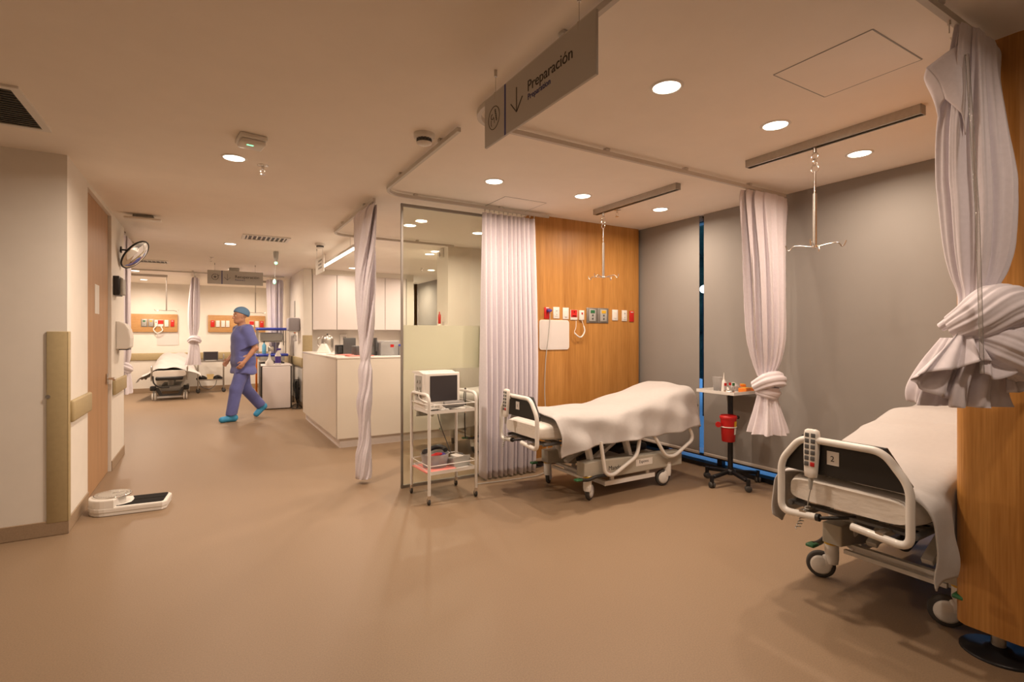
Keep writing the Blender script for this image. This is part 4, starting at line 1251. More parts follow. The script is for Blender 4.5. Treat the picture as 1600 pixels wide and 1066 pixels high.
# ------------------------------------------------------------------ floor scale
t = thing('floor_scale', 'white bathroom style floor scale with round dial beside the wooden door', 'scale', (-0.50, 4.80, 0), R(-6))
poly = []
for k in range(13):
    a = PI / 2 + PI * k / 12
    poly.append((-0.13 + 0.125 * math.cos(a), 0.145 * math.sin(a)))
poly += [(0.22, -0.135), (0.245, -0.10), (0.245, 0.10), (0.22, 0.135)]
rows = []
b = MB().prism([(x * 0.985, y * 0.985) for x, y in poly], 0.004, 0.022)
b.build('scale_foot', M_WPLAST, t)
MB().prism(poly, 0.020, 0.062, None, 0.010).build('scale_body', M_WPLAST, t)
mat_poly = [(-0.07, -0.118), (0.21, -0.118), (0.225, -0.10), (0.225, 0.10), (0.21, 0.118), (-0.03, 0.118), (-0.012, 0.06), (-0.012, -0.05), (-0.03, -0.085)]
b = MB().prism([(-0.075, -0.116), (0.212, -0.116), (0.222, -0.10), (0.222, -0.006), (0.015, -0.006), (0.012, -0.05), (-0.02, -0.09)], 0.0615, 0.0655)
b.prism([(0.015, 0.006), (0.222, 0.006), (0.222, 0.10), (0.212, 0.116), (-0.01, 0.116), (0.012, 0.05)], 0.0615, 0.0655)
b.build('tread_mat', mat('tread_rubber', (0.014, 0.013, 0.012), 0.85, spec=0.2), t)
b = MB().prism([(-0.13 + 0.123 * math.cos(a), 0.143 * math.sin(a)) for a in [R(90 + 180 * k / 14) for k in range(15)]] + [(-0.075, -0.143), (-0.055, -0.09), (-0.03, 0.0), (-0.055, 0.09), (-0.075, 0.143)], 0.050, 0.118, None, 0.008)
b.build('dial_housing', M_WPLAST, t)
MB().lathe([(0.108, 0.112), (0.120, 0.118), (0.120, 0.126), (0.112, 0.128)], (-0.115, 0, 0), n=44).build('dial_rim', M_CHROME, t)
MB().cyl((-0.115, 0, 0.127), (-0.115, 0, 0.1285), 0.106, n=40).build('dial_face', M_PAPER, t)
b = MB()
for k in range(36):
    a = 2 * PI * k / 36
    c_, s_ = math.cos(a), math.sin(a)
    b.beam((-0.115 + 0.085 * c_, 0.085 * s_, 0.1289), (-0.115 + 0.098 * c_, 0.098 * s_, 0.1289), 0.003, 0.0006)
b.beam((-0.115, 0, 0.1290), (-0.05, 0.04, 0.1290), 0.005, 0.001)
b.build('dial_markings', M_INK, t)
MB().lathe([(0.115, 0.1295), (0.08, 0.137), (0.0, 0.140)], (-0.115, 0, 0), n=40, cap=False).build('dial_glass', M_ACRYL, t)
# ------------------------------------------------------------------ curtains
def hooks(t, pts, z0=CH - 0.045, n=None):
    b = MB()
    for p in pts:
        b.box((p[0], p[1], z0 - 0.005), (0.008, 0.008, 0.022))
        b.tube([(p[0], p[1], z0 - 0.012), (p[0], p[1], z0 - 0.05)], 0.002, 5)
    return b.build('hook_row', M_TRACK, t)
# full length curtain next to the oak partition
t = thing('privacy_curtain', 'full length pale lilac curtain hanging straight between glass screen and oak partition', 'curtain', (0, 0, 0))
rows = []
nx = 260
for i in range(40):
    v = i / 39
    z = 2.425 - 2.40 * v
    row = []
    for k in range(nx):
        u = k / (nx - 1)
        amp = 0.016 + 0.026 * min(1, v * 1.6)
        ph = 2 * PI * 11 * (u + 0.012 * math.sin(9 * u) + 0.010 * math.sin(2.2 * v + 11 * u))
        fo = math.sin(ph) + 0.30 * math.sin(2 * ph + 1.3) + 0.35 * math.sin(0.43 * ph + 2 * v)
        x = 2.135 + (0.555 + 0.02 * math.sin(3 * v)) * u + 0.008 * math.cos(ph) + (0.02 * v * (u - 0.5)) - 0.01 * v
        row.append((x, 4.125 + amp * fo, z + 0.008 * math.sin(ph) * (1 if i == 39 else 0)))
    rows.append(row)
solid(MB().grid(rows).build('curtain_cloth', M_CURT, t), 0.003)
hooks(t, [(2.16 + 0.0485 * k, 4.12) for k in range(12)])

# twisted curtain by the desk
M_TW = M_CURT
t = thing('privacy_curtain', 'long twisted curtain hanging free in front of the reception desk', 'curtain', (0, 0, 0))
tc = bundle([(2.44, 1.225, 4.70, 0.035, 0.33, 0.14), (2.38, 1.222, 4.69, 0.035, 0.32, 0.18), (2.10, 1.215, 4.63, 0.05, 0.24, 0.22), (1.80, 1.205, 4.585, 0.065, 0.15, 0.25),
             (1.50, 1.205, 4.57, 0.062, 0.105, 0.24), (1.28, 1.21, 4.57, 0.05, 0.06, 0.20), (1.13, 1.20, 4.57, 0.043, 0.045, 0.14), (1.08, 1.20, 4.57, 0.040, 0.042, 0.12), (1.00, 1.20, 4.57, 0.055, 0.058, 0.14), (0.85, 1.20, 4.57, 0.053, 0.058, 0.16),
             (0.72, 1.19, 4.57, 0.056, 0.06, 0.22), (0.55, 1.195, 4.57, 0.046, 0.05, 0.15), (0.38, 1.195, 4.57, 0.048, 0.05, 0.18), (0.26, 1.185, 4.57, 0.058, 0.06, 0.2), (0.10, 1.185, 4.57, 0.062, 0.062, 0.16), (0.045, 1.187, 4.57, 0.058, 0.06, 0.14)],
            7, rows=110, n=130, twist=5.2, seed=5)
MB().rings(tc).build('curtain_cloth', M_TW, t)
hooks(t, [(1.22, 4.40 + 0.06 * k) for k in range(11)])

# knotted curtain at the window
t = thing('privacy_curtain', 'curtain tied in a knot, hanging against the grey window blind', 'curtain', (0, 0, 0))
MB().rings(bundle([(2.44, 3.86, 2.50, 0.27, 0.045, 0.10), (2.38, 3.855, 2.50, 0.27, 0.05, 0.13), (2.20, 3.85, 2.50, 0.24, 0.07, 0.16), (1.90, 3.855, 2.50, 0.20, 0.09, 0.18), (1.60, 3.86, 2.50, 0.17, 0.10, 0.20), (1.30, 3.87, 2.50, 0.145, 0.10, 0.22), (1.10, 3.87, 2.50, 0.10, 0.08, 0.20), (0.98, 3.85, 2.50, 0.05, 0.05, 0.12)], 13, rows=70, n=190, twist=0.4, seed=11)).build('curtain_cloth', M_CURT, t)
MB().rings(lump([(3.775, 2.54, 0.90), (3.79, 2.44, 0.955), (3.86, 2.41, 0.965), (3.93, 2.455, 0.945), (3.94, 2.53, 0.90)], [0.05, 0.068, 0.07, 0.068, 0.05], 6, 0.07, 0.85, rows=28)).build('knot', M_CURT, t)
MB().rings(lump([(3.80, 2.53, 0.87), (3.81, 2.45, 0.86), (3.86, 2.43, 0.85), (3.92, 2.47, 0.86), (3.92, 2.54, 0.88)], [0.04, 0.05, 0.05, 0.05, 0.04], 5, 0.08, 0.8, rows=24, seed=9)).build('knot_wrap', M_CURT, t)
MB().rings(bundle([(0.90, 3.86, 2.49, 0.05, 0.05, 0.10), (0.84, 3.86, 2.49, 0.062, 0.06, 0.14), (0.70, 3.87, 2.49, 0.095, 0.085, 0.20), (0.58, 3.875, 2.49, 0.125, 0.11, 0.24), (0.525, 3.875, 2.49, 0.135, 0.12, 0.26)], 7, rows=30, n=130, seed=2), True, False).build('curtain_tail', M_CURT, t)
MB().cyl((3.62, 2.49, 2.40), (3.66, 2.45, 1.2), 0.006, n=10).build('pull_wand', M_ACRYL, t)
hooks(t, [(3.62 + 0.05 * k, 2.50) for k in range(10)])

# big knotted curtain beside the near partition; local x runs across it, y away from the viewer side
K = Matrix.Translation((2.525, 0.785, 0)) @ Matrix.Rotation(R(-30.7), 4, 'Z')
t = thing('privacy_curtain', 'big lilac curtain tied in a large loose knot beside the tall oak partition end', 'curtain', (2.525, 0.785, 0), R(-30.7))
cb = bundle([(2.450, 0.020, 0.0, 0.150, 0.030, 0.10), (2.42, 0.018, 0.0, 0.150, 0.036, 0.14), (2.30, 0.0, 0.0, 0.128, 0.06, 0.16), (2.10, -0.012, 0.0, 0.112, 0.09, 0.17), (1.86, 0.005, 0, 0.100, 0.095, 0.17), (1.66, 0.013, 0, 0.090, 0.085, 0.17), (1.55, 0.012, 0, 0.072, 0.07, 0.16), (1.47, 0.006, 0, 0.048, 0.05, 0.12), (1.40, 0.0, 0, 0.045, 0.045, 0.10)],
            9, rows=90, n=240, twist=0.25, seed=21, fine=0.45, sharp=0.75, shear=((1.9, 0.0), (2.3, 0.5), (2.46, 0.59)))
MB().rings(cb).build('curtain_cloth', M_CURT, t)
# heading of the cloth turned over to one side
def wing(top, bot, name='heading_flap', belly=0.012):
    A_, B_ = smooth_path(top, 6), smooth_path(bot, 6)
    rows = []
    for i in range(13):
        q = i / 12
        rows.append([p.lerp(r, q) + Vector((0, -belly * math.sin(PI * q), 0)) for p, r in zip(A_, B_)])
    solid(MB().grid(rows).build(name, M_CURT, t), 0.004)
wing([(-0.092, -0.075, 2.395), (-0.150, -0.075, 2.365), (-0.215, -0.045, 2.315)], [(-0.098, -0.075, 2.05), (-0.120, -0.085, 2.12), (-0.150, -0.050, 2.195)])
wing([(-0.215, -0.045, 2.315), (-0.205, -0.020, 2.29), (-0.18, 0.0, 2.27)], [(-0.150, -0.050, 2.195), (-0.145, -0.02, 2.17), (-0.13, 0.0, 2.10)])
# wrap: band of pleats running up from lower left to upper right
MB().rings(lump([(-0.095, -0.02, 1.335), (-0.06, -0.075, 1.365), (0.00, -0.095, 1.405), (0.065, -0.080, 1.405), (0.110, -0.03, 1.355)], [0.055, 0.082, 0.096, 0.082, 0.060], 13, 0.035, 0.95, n=190, rows=48, seed=4, skew=0.6)).build('knot', M_CURT, t)
MB().rings(lump([(-0.125, 0.0, 1.34), (-0.085, -0.06, 1.40), (-0.01, -0.075, 1.46), (0.045, -0.055, 1.475), (0.07, 0.0, 1.45)], [0.022, 0.030, 0.034, 0.032, 0.022], 4, 0.10, 0.8, n=48, rows=40, seed=14)).build('knot_band', M_CURT, t)
# second loop below: pleats falling to a rolled edge
MB().rings(lump([(-0.035, -0.07, 1.315), (0.005, -0.115, 1.275), (0.06, -0.120, 1.225), (0.095, -0.09, 1.175)], [0.055, 0.086, 0.082, 0.050], 12, 0.045, 0.85, n=180, rows=44, seed=6, skew=1.0)).build('knot_loop', M_CURT, t)
MB().rings(lump([(0.095, -0.13, 1.250), (0.135, -0.12, 1.225), (0.155, -0.09, 1.210)], [0.024, 0.024, 0.018], 3, 0.1, 0.8, n=30, rows=16, seed=8)).build('rolled_edge', M_CURT, t)
def fan(apex, rim, folds, amp, name, n=90, rows_=16, inner=0.06):
    """Pleated fan of cloth opening from a bunched apex to a wavy hem."""
    A = Vector(apex); P = smooth_path(rim, max(4, n // (len(rim) - 1)))
    rows = []
    for i in range(rows_):
        q = inner + (1 - inner) * i / (rows_ - 1)
        row = []
        for k, p in enumerate(P):
            u = k / (len(P) - 1)
            d = (p - A)
            nrm = Vector((0, -1, 0.15))
            row.append(A + d * q + nrm * (amp * q * math.sin(2 * PI * folds * u + 1.2 * math.sin(5 * u))))
        rows.append(row)
    solid(MB().grid(rows).build(name, M_CURT, t), 0.003)
fan((-0.085, -0.07, 1.36), [(-0.060, -0.13, 1.215), (-0.115, -0.15, 1.22), (-0.17, -0.13, 1.19), (-0.225, -0.10, 1.18), (-0.262, -0.06, 1.165)], 3.5, 0.016, 'fan_fold')
fan((-0.07, -0.05, 1.34), [(-0.262, -0.06, 1.163), (-0.255, -0.03, 1.13), (-0.215, -0.08, 1.09), (-0.15, -0.07, 1.075), (-0.09, -0.06, 1.062)], 4.0, 0.012, 'fan_underside')
MB().rings(bundle([(1.30, -0.02, 0.0, 0.07, 0.07, 0.12), (1.22, -0.035, 0.0, 0.10, 0.085, 0.20), (1.12, -0.06, 0.0, 0.125, 0.09, 0.26), (1.06, -0.065, 0.0, 0.130, 0.09, 0.30), (1.045, -0.065, 0.0, 0.128, 0.09, 0.30)], 8, rows=26, n=150, seed=17), True, False).build('curtain_tail', M_CURT, t)
fan((0.06, -0.06, 1.28), [(0.04, -0.09, 1.10), (0.09, -0.11, 1.105), (0.14, -0.09, 1.125), (0.185, -0.07, 1.135), (0.205, -0.04, 1.150)], 2.5, 0.012, 'side_fold')
fan((-0.02, -0.08, 1.32), [(-0.10, -0.14, 1.175), (-0.065, -0.165, 1.155), (-0.02, -0.165, 1.165), (0.01, -0.15, 1.18)], 1.5, 0.014, 'front_fold')
b = MB().tube([(-0.118, -0.105, 2.33), (-0.120, -0.15, 1.72), (-0.118, -0.165, 1.175)], 0.0065, 10)
b.build('pull_wand', M_ACRYL, t)
b = MB().tube(smooth_path([(-0.105, -0.02, 2.44), (-0.112, -0.05, 2.40), (-0.105, -0.06, 2.36), (-0.118, -0.10, 2.33)], 5), 0.0025, 6)
b.build('wand_hook', M_CHROME, t)
b = MB()
for k in range(8):
    q = K.inverted() @ Vector((2.32 + 0.055 * k, 0.79, 0))
    b.box((q.x, q.y, CH - 0.05), (0.008, 0.008, 0.02)); b.tube([(q.x, q.y, CH - 0.055), (q.x, q.y, CH - 0.09)], 0.002, 5)
b.build('hook_row', M_TRACK, t)

# far curtains
t = thing('privacy_curtain', 'knotted curtain just past the convex mirror on the white wall', 'curtain', (0, 0, 0))
MB().rings(bundle([(2.44, -0.83, 7.45, 0.04, 0.34, 0.12), (2.38, -0.83, 7.44, 0.045, 0.34, 0.15), (2.0, -0.835, 7.36, 0.055, 0.26, 0.18), (1.5, -0.84, 7.28, 0.07, 0.18, 0.2), (1.1, -0.84, 7.25, 0.075, 0.13, 0.2), (0.98, -0.84, 7.24, 0.055, 0.07, 0.14)], 9, rows=50, n=140, seed=31)).build('curtain_cloth', M_CURT, t)
MB().rings(lump([(-0.91, 7.26, 0.93), (-0.86, 7.19, 0.96), (-0.80, 7.19, 0.94), (-0.77, 7.25, 0.92)], [0.045, 0.06, 0.06, 0.045], 5, 0.1, 0.9, rows=24)).build('knot', M_CURT, t)
MB().rings(bundle([(0.94, -0.84, 7.24, 0.055, 0.07, 0.1), (0.85, -0.84, 7.24, 0.07, 0.10, 0.2), (0.68, -0.84, 7.24, 0.08, 0.13, 0.25), (0.645, -0.84, 7.24, 0.08, 0.13, 0.25)], 6, rows=20, n=90, seed=33), True, False).build('curtain_tail', M_CURT, t)
hooks(t, [(-0.83, 7.12 + 0.08 * k) for k in range(9)])
t = thing('privacy_curtain', 'thin pale curtain knotted between the two far recovery bays', 'curtain', (0, 0, 0))
MB().rings(bundle([(2.44, -0.22, 12.0, 0.06, 0.30, 0.12), (2.35, -0.225, 12.0, 0.07, 0.28, 0.16), (1.9, -0.24, 12.0, 0.09, 0.2, 0.18), (1.5, -0.245, 12.0, 0.085, 0.12, 0.18), (1.27, -0.25, 12.0, 0.05, 0.06, 0.14)], 7, rows=40, n=110, seed=41)).build('curtain_cloth', M_CURT, t)
MB().rings(lump([(-0.32, 12.0, 1.19), (-0.26, 11.94, 1.24), (-0.19, 11.94, 1.23), (-0.15, 12.0, 1.19)], [0.05, 0.07, 0.07, 0.05], 5, 0.1, 0.9, rows=20)).build('knot', M_CURT, t)
MB().rings(bundle([(1.22, -0.25, 12, 0.05, 0.05, 0.1), (1.1, -0.245, 12, 0.075, 0.07, 0.18), (0.85, -0.25, 12, 0.10, 0.09, 0.2), (0.72, -0.26, 12, 0.12, 0.09, 0.22)], 5, rows=20, n=80, seed=43), True, False).build('curtain_tail', M_CURT, t)
hooks(t, [(-0.22, 11.75 + 0.07 * k) for k in range(8)])
t = thing('privacy_curtain', 'gathered lilac curtain by the side wall behind the white fridge', 'curtain', (0, 0, 0))
MB().rings(bundle([(2.43, 1.17, 11.42, 0.14, 0.20, 0.10), (2.3, 1.17, 11.42, 0.14, 0.2, 0.16), (1.6, 1.18, 11.42, 0.12, 0.16, 0.18), (0.9, 1.19, 11.42, 0.10, 0.14, 0.2), (0.06, 1.18, 11.42, 0.12, 0.16, 0.2)], 10, rows=40, n=150, seed=51)).build('curtain_cloth', M_CURT, t)
hooks(t, [(1.06 + 0.035 * k, 11.1) for k in range(6)])

# ------------------------------------------------------------------ fittings on the oak partition
WY = 4.22
def plate(name, label, cat, x0, x1, z0, z1, m_, kids=(), y=WY, group=None, th=0.008):
    t = thing(name, label, cat, ((x0 + x1) / 2, y, (z0 + z1) / 2), 0, group)
    MB().box((0, -th / 2, 0), (x1 - x0, th, z1 - z0), 0.003, 2).build('face_plate', m_, t)
    for (nm, dx, dz, sx, sz, mm) in kids:
        MB().box((dx, -th - 0.002, dz), (sx, 0.004, sz), 0.0015, 1).build(nm, mm, t)
    return t
GA = 'fittings on the oak partition'
rp = plate('red_outlet', 'red outlet plate with dark blue plug, above the white board', 'outlet', 2.876, 2.938, 1.475, 1.590, M_REDSIGN, [('label_strip', 0.006, 0.05, 0.035, 0.010, M_PAPER)])
c = MB().cyl((2.915, WY - 0.006, 1.556), (2.915, WY - 0.05, 1.556), 0.017, n=18).box((2.915, WY - 0.04, 1.556), (0.05, 0.025, 0.022), 0.006)
c.build('hose_plug', M_PURPLE, None)
o = bpy.data.objects['hose_plug']; tag(o, 'dark blue plug pushed in the red outlet over the white board', 'plug')
c = MB().tube(smooth_path([(2.922, 4.185, 1.54), (2.925, 4.190, 1.45), (2.90, 4.185, 1.25), (2.88, 4.19, 1.1), (2.85, 4.17, 0.8), (2.83, 4.12, 0.5), (2.82, 4.09, 0.3), (2.78, 4.03, 0.05), (2.66, 3.97, 0.012), (2.45, 3.96, 0.010), (2.2, 3.98, 0.010), (2.0, 4.00, 0.012)], 8), 0.0045, 6)
tag(c.build('grey_cable', M_GPLAST), 'thin grey cable hanging from the blue plug and trailing along the floor', 'cable')
plate('wall_socket', 'white socket plate next to the red outlet above the white board', 'socket', 2.985, 3.062, 1.479, 1.595, M_WPLAST, [('socket_insert', 0, 0, 0.035, 0.07, M_PAPER), ('socket_hole', 0, 0.018, 0.012, 0.014, M_GPLAST), ('socket_hole', 0, -0.018, 0.012, 0.014, M_GPLAST)])
plate('blank_plate', 'plain white plate between the socket and the red nurse call unit', 'wall plate', 3.104, 3.178, 1.474, 1.592, M_WPLAST, [('rocker', 0, 0.0, 0.03, 0.065, M_PAPER), ('mark', 0, -0.04, 0.025, 0.004, M_GPLAST)])
nc = plate('nurse_call', 'red and white nurse call unit on the oak partition', 'nurse call', 3.200, 3.292, 1.468, 1.572, M_WPLAST, [('red_panel', -0.002, 0.014, 0.080, 0.074, M_REDSIGN), ('white_mark', 0, -0.012, 0.05, 0.012, M_PAPER), ('white_mark', 0, 0.03, 0.014, 0.014, M_PAPER)])
hs = plate('call_handset', 'white call handset beside the red nurse call unit, with looped cord', 'handset', 3.308, 3.366, 1.468, 1.568, M_WPLAST, [('red_button', 0, 0.018, 0.020, 0.020, M_RED)], th=0.025)
pts = smooth_path([(-0.082, -0.03, -0.06), (-0.09, -0.035, -0.13), (-0.108, -0.035, -0.175), (-0.085, -0.04, -0.205), (-0.04, -0.04, -0.228), (0.0, -0.035, -0.21), (0.025, -0.035, -0.16), (0.012, -0.03, -0.10), (-0.004, -0.022, -0.045)], 8)
MB().tube(pts, [0.003 if i < 18 or i > 54 else 0.0075 for i in range(len(pts))], 8).build('handset_cord', M_WPLAST, hs)
def gas(x0, x1, m_, label, y=WY, z0=1.440, z1=1.600, cat='gas outlet'):
    t = plate('gas_outlet', label, cat, x0, x1, z0, z1, M_ALU, y=y)
    W_, H_ = x1 - x0, z1 - z0
    MB().box((0, -0.012, 0), (W_ * 0.62, 0.010, H_ * 0.80), 0.004).build('outlet_block', M_GPLAST, t)
    MB().box((0, -0.018, H_ * 0.24), (W_ * 0.40, 0.004, H_ * 0.20), 0.002, 1).build('gas_label', m_, t)
    for dz in (0.0, -0.22): MB().cyl((0, -0.016, H_ * dz), (0, -0.021, H_ * dz), 0.010 * (W_ / .15), n=14).build('outlet_port', M_DGREY, t)
gas(3.412, 3.558, M_GREEN, 'grey gas outlet with green label on the oak partition')
gas(3.562, 3.710, M_YELLOW, 'grey gas outlet with yellow label on the oak partition')
plate('blank_plate', 'plain white plate to the window side of the yellow-labelled gas outlet', 'wall plate', 3.766, 3.846, 1.470, 1.588, M_WPLAST, [('rocker', 0, 0.0, 0.035, 0.07, M_PAPER)])
plate('wall_socket', 'white double socket beside the small red plate near the window blind', 'socket', 3.905, 3.980, 1.465, 1.585, M_WPLAST, [('socket_insert', 0, 0, 0.035, 0.085, M_PAPER), ('socket_hole', 0, 0.022, 0.012, 0.016, M_GPLAST), ('socket_hole', 0, -0.022, 0.012, 0.016, M_GPLAST)])
plate('red_outlet', 'red outlet plate at the window end of the oak partition', 'outlet', 4.018, 4.084, 1.460, 1.580, M_REDSIGN, [('label_strip', 0.0, 0.045, 0.035, 0.008, M_PAPER)])
t = thing('white_board', 'blank white board with rounded corners on the oak partition', 'board', (2.998, WY, 1.315))
def rrect(w_, h_, r_, n=8):
    P = []
    for cx, cy, a0 in ((w_ / 2 - r_, h_ / 2 - r_, 0), (-w_ / 2 + r_, h_ / 2 - r_, 90), (-w_ / 2 + r_, -h_ / 2 + r_, 180), (w_ / 2 - r_, -h_ / 2 + r_, 270)):
        for k in range(n + 1):
            a = R(a0 + 90 * k / n); P.append((cx + r_ * math.cos(a), cy + r_ * math.sin(a)))
    return P
MY = basis((1, 0, 0), (0, 0, 1), (0, 0, 0))
MB().prism(rrect(0.365, 0.298, 0.03), 0.0, 0.010, MY).build('board_backing', M_PAPER, t)
MB().prism(rrect(0.345, 0.278, 0.022), 0.009, 0.0115, MY).build('board_face', mat('board_face', (0.74, 0.69, 0.66), 0.3), t)

# ------------------------------------------------------------------ reception
t = thing('reception_desk', 'cream L-shaped reception desk with white top', 'desk', (1.28, 6.10, 0))
b = MB().box((0.72, 0.02, 0.575), (1.44, 0.04, 0.93)).box((0.02, 1.25, 0.575), (0.04, 2.46, 0.93))
b.build('front_panel', M_DESK, t)
b = MB().box((0.74, 0.30, 0.575), (1.38, 0.52, 0.9)).box((0.30, 1.50, 0.575), (0.52, 1.9, 0.9))
b.build('carcass', M_DESK, t)
b = MB().box((0.72, 0.30, 1.045), (1.46, 0.61, 0.022), 0.003).box((0.30, 1.55, 1.045), (0.61, 1.92, 0.022), 0.003)
b.build('worktop', M_DESKTOP, t)
b = MB().box((0.735, 0.045, 0.055), (1.40, 0.02, 0.11)).box((0.045, 1.25, 0.055), (0.02, 2.40, 0.11))
b.build('plinth', M_CABINET, t)
DZ = 1.057
t = thing('tent_card_holder', 'white sloped calendar stand at the corridor end of the reception desk', 'desk calendar', (1.44, 7.75, DZ), R(-20))
MB().prism([(-0.09, 0), (0.09, 0), (0.025, 0.13), (-0.025, 0.13)], -0.09, 0.09, Matrix(((1, 0, 0, 0), (0, 0, -1, 0), (0, 1, 0, 0), (0, 0, 0, 1))), 0.004).build('stand_body', M_PAPER, t)
MB().cyl((0, -0.075, 0.135), (0, 0.075, 0.135), 0.014, n=14).build('spiral', M_ALU, t)
t = thing('coffee_urn', 'rounded steel kettle standing behind the white calendar stand', 'kettle', (1.575, 8.2, DZ))
MB().lathe([(0.075, 0), (0.09, 0.02), (0.09, 0.19), (0.075, 0.235), (0.04, 0.255), (0, 0.26)], n=30).build('kettle_body', M_STEEL, t)
MB().tube(smooth_path([(-0.08, -0.02, 0.22), (-0.135, -0.03, 0.21), (-0.14, -0.03, 0.11), (-0.085, -0.02, 0.06)], 6), 0.009, 8).build('kettle_handle', M_CHROME, t)
MB().ball((0, 0, 0.265), 0.014).build('lid_knob', M_BLACK, t)
t = thing('desk_phone', 'black desk phone unit left of the dark screen on reception', 'phone', (1.46, 6.78, DZ), R(10))
MB().box((0, 0, 0.065), (0.11, 0.10, 0.13), 0.012).build('phone_body', M_BLACK, t)
MB().box((-0.02, -0.052, 0.07), (0.05, 0.006, 0.08), 0.002, 1).build('phone_face', M_DGREY, t)
MB().tube(smooth_path([(0.05, -0.01, 0.11), (0.10, -0.03, 0.09), (0.14, -0.02, 0.10), (0.19, 0.0, 0.10)], 6), 0.016, 10).build('phone_handset', M_BLACK, t)
t = thing('computer_screen', 'dark computer screen turned away on the reception desk', 'computer screen', (1.54, 6.62, DZ), R(0))
MB().box((0, 0.0, 0.115), (0.15, 0.03, 0.21), 0.006).build('screen_back', M_DGREY, t)
MB().box((0, 0.0, 0.005), (0.14, 0.12, 0.010), 0.003).build('screen_foot', M_BLACK, t)
MB().cyl((0, 0.02, 0.0), (0, 0.02, 0.1), 0.015).build('screen_neck', M_BLACK, t)
t = thing('wall_telephone', 'white wall phone unit on the splashback over the reception desk', 'wall phone', (2.237, 10.15, 1.05))
MB().box((0, -0.02, 0.14), (0.13, 0.04, 0.28), 0.01).build('phone_body', M_WPLAST, t)
MB().box((0.02, -0.042, 0.20), (0.06, 0.006, 0.06), 0.003, 1).build('phone_display', M_ALU, t)
t = thing('card_terminal', 'boxy black card reader on reception beside the twisted curtain', 'card reader', (1.56, 6.34, DZ), R(15))
MB().box((0, 0, 0.062), (0.085, 0.12, 0.125), 0.010).build('reader_body', M_DGREY, t)
MB().box((0.062, 0, 0.060), (0.05, 0.12, 0.12), 0.010).build('reader_cradle', M_BLACK, t)
MB().tube(smooth_path([(0.09, 0, 0.11), (0.12, 0.0, 0.09), (0.12, 0, 0.04)], 5), 0.014, 8).build('reader_handle', M_BLACK, t)
t = thing('black_binder', 'tall black folder standing on reception just past the twisted curtain', 'folder', (1.815, 6.50, DZ))
MB().box((0, 0, 0.11), (0.03, 0.20, 0.22), 0.004).build('folder_cover', M_BLACK, t)
MB().box((0.004, -0.101, 0.13), (0.018, 0.003, 0.16)).build('folder_spine', M_DGREY, t)
def papers(x, y, z, s, rz, m_, label, h=0.006):
    tag(MB().box((0, 0, h / 2), (*s, h)).build('papers', m_), label, 'papers', None, (x, y, z), rz)
papers(1.48, 6.95, DZ, (0.22, 0.30), R(15), M_PAPER, 'white sheet of paper near the calendar stand on reception', 0.012)
papers(1.46, 6.46, DZ, (0.24, 0.32), R(-12), M_PAPER, 'white papers under the red sheets on the reception desk', 0.014)
papers(1.57, 6.24, DZ, (0.30, 0.15), R(6), M_PINK, 'red-edged sheets at the front edge of the reception desk', 0.012)
papers(1.47, 6.40, DZ + 0.0145, (0.20, 0.20), R(30), M_PINK, 'pink sheet on top of the white papers on the reception desk')
def tub(x, y, s, lidm, label, content):
    t = thing('storage_tub', label, 'storage box', (x, y, DZ))
    b = MB()
    b.box((0, -s[1] / 2, s[2] / 2), (s[0], 0.004, s[2])).box((0, s[1] / 2, s[2] / 2), (s[0], 0.004, s[2])).box((-s[0] / 2, 0, s[2] / 2), (0.004, s[1], s[2])).box((s[0] / 2, 0, s[2] / 2), (0.004, s[1], s[2])).box((0, 0, 0.002), (s[0], s[1], 0.004))
    b.build('tub_wall', M_CLEARP, t)
    MB().box((0, 0, s[2] + 0.010), (s[0] + 0.015, s[1] + 0.015, 0.022), 0.006).build('tub_lid', lidm, t)
    return t
a = tub(1.965, 6.42, (0.22, 0.20, 0.165), M_CLEARP, 'clear plastic box of white cups with red mark on reception', None)
MB().box((0.03, -0.103, 0.12), (0.045, 0.002, 0.035)).build('red_label', M_RED, a)
tub(2.165, 6.42, (0.15, 0.18, 0.115), M_BLUE, 'clear box with blue lid and red sachets at the glass end of reception', None)
t = thing('white_cup', 'white cup inside the clear plastic box on reception', 'cup', (1.92, 6.39, DZ + 0.004))
MB().lathe([(0.028, 0), (0.042, 0.13), (0.045, 0.132)], n=24).build('cup_wall', M_PAPER, t)
tag(MB().box((0, 0, 0), (0.012, 0.03, 0.13)).build('red_sachet', M_RED), 'leaning red sachet inside the blue-lidded box', 'sachet', None, (2.165, 6.36, DZ + 0.068))
bpy.data.objects['red_sachet'].rotation_euler = (0, R(28), 0)
tag(MB().box((0, 0, 0), (0.03, 0.10, 0.08)).build('yellow_sachet', M_YELLOW), 'yellow sachet inside the blue-lidded box', 'sachet', None, (2.125, 6.44, DZ + 0.048))
# wall cupboards
cx = [(1.612, 2.030), (2.034, 2.470), (2.474, 2.925), (2.929, 3.345)]
cl = ['white wall cupboard unit nearest the far room above reception', 'white wall cupboard beside the twisted curtain above reception', 'white wall cupboard just past the twisted curtain, above the storage tubs', 'last white wall cupboard, ending behind the edge of the glass screen']
for (a, b_), lab in zip(cx, cl):
    t = thing('wall_cupboard', lab, 'cupboard', ((a + b_) / 2, 9.92, 1.41), 0, 'white wall cupboards')
    MB().box((0, 0.01, 0.50), (b_ - a, 0.42, 1.0)).build('cupboard_carcass', M_CABINET, t)
    MB().box((0, -0.211, 0.50), (b_ - a - 0.006, 0.018, 0.994), 0.002, 1).build('cupboard_door', M_CABINET, t)
tag(MB().box((2.48, 9.92, 2.455), (1.74, 0.44, 0.09)).build('cornice_box', M_WALL), 'pale boxed strip between the white cupboards and the ceiling', 'boxing')
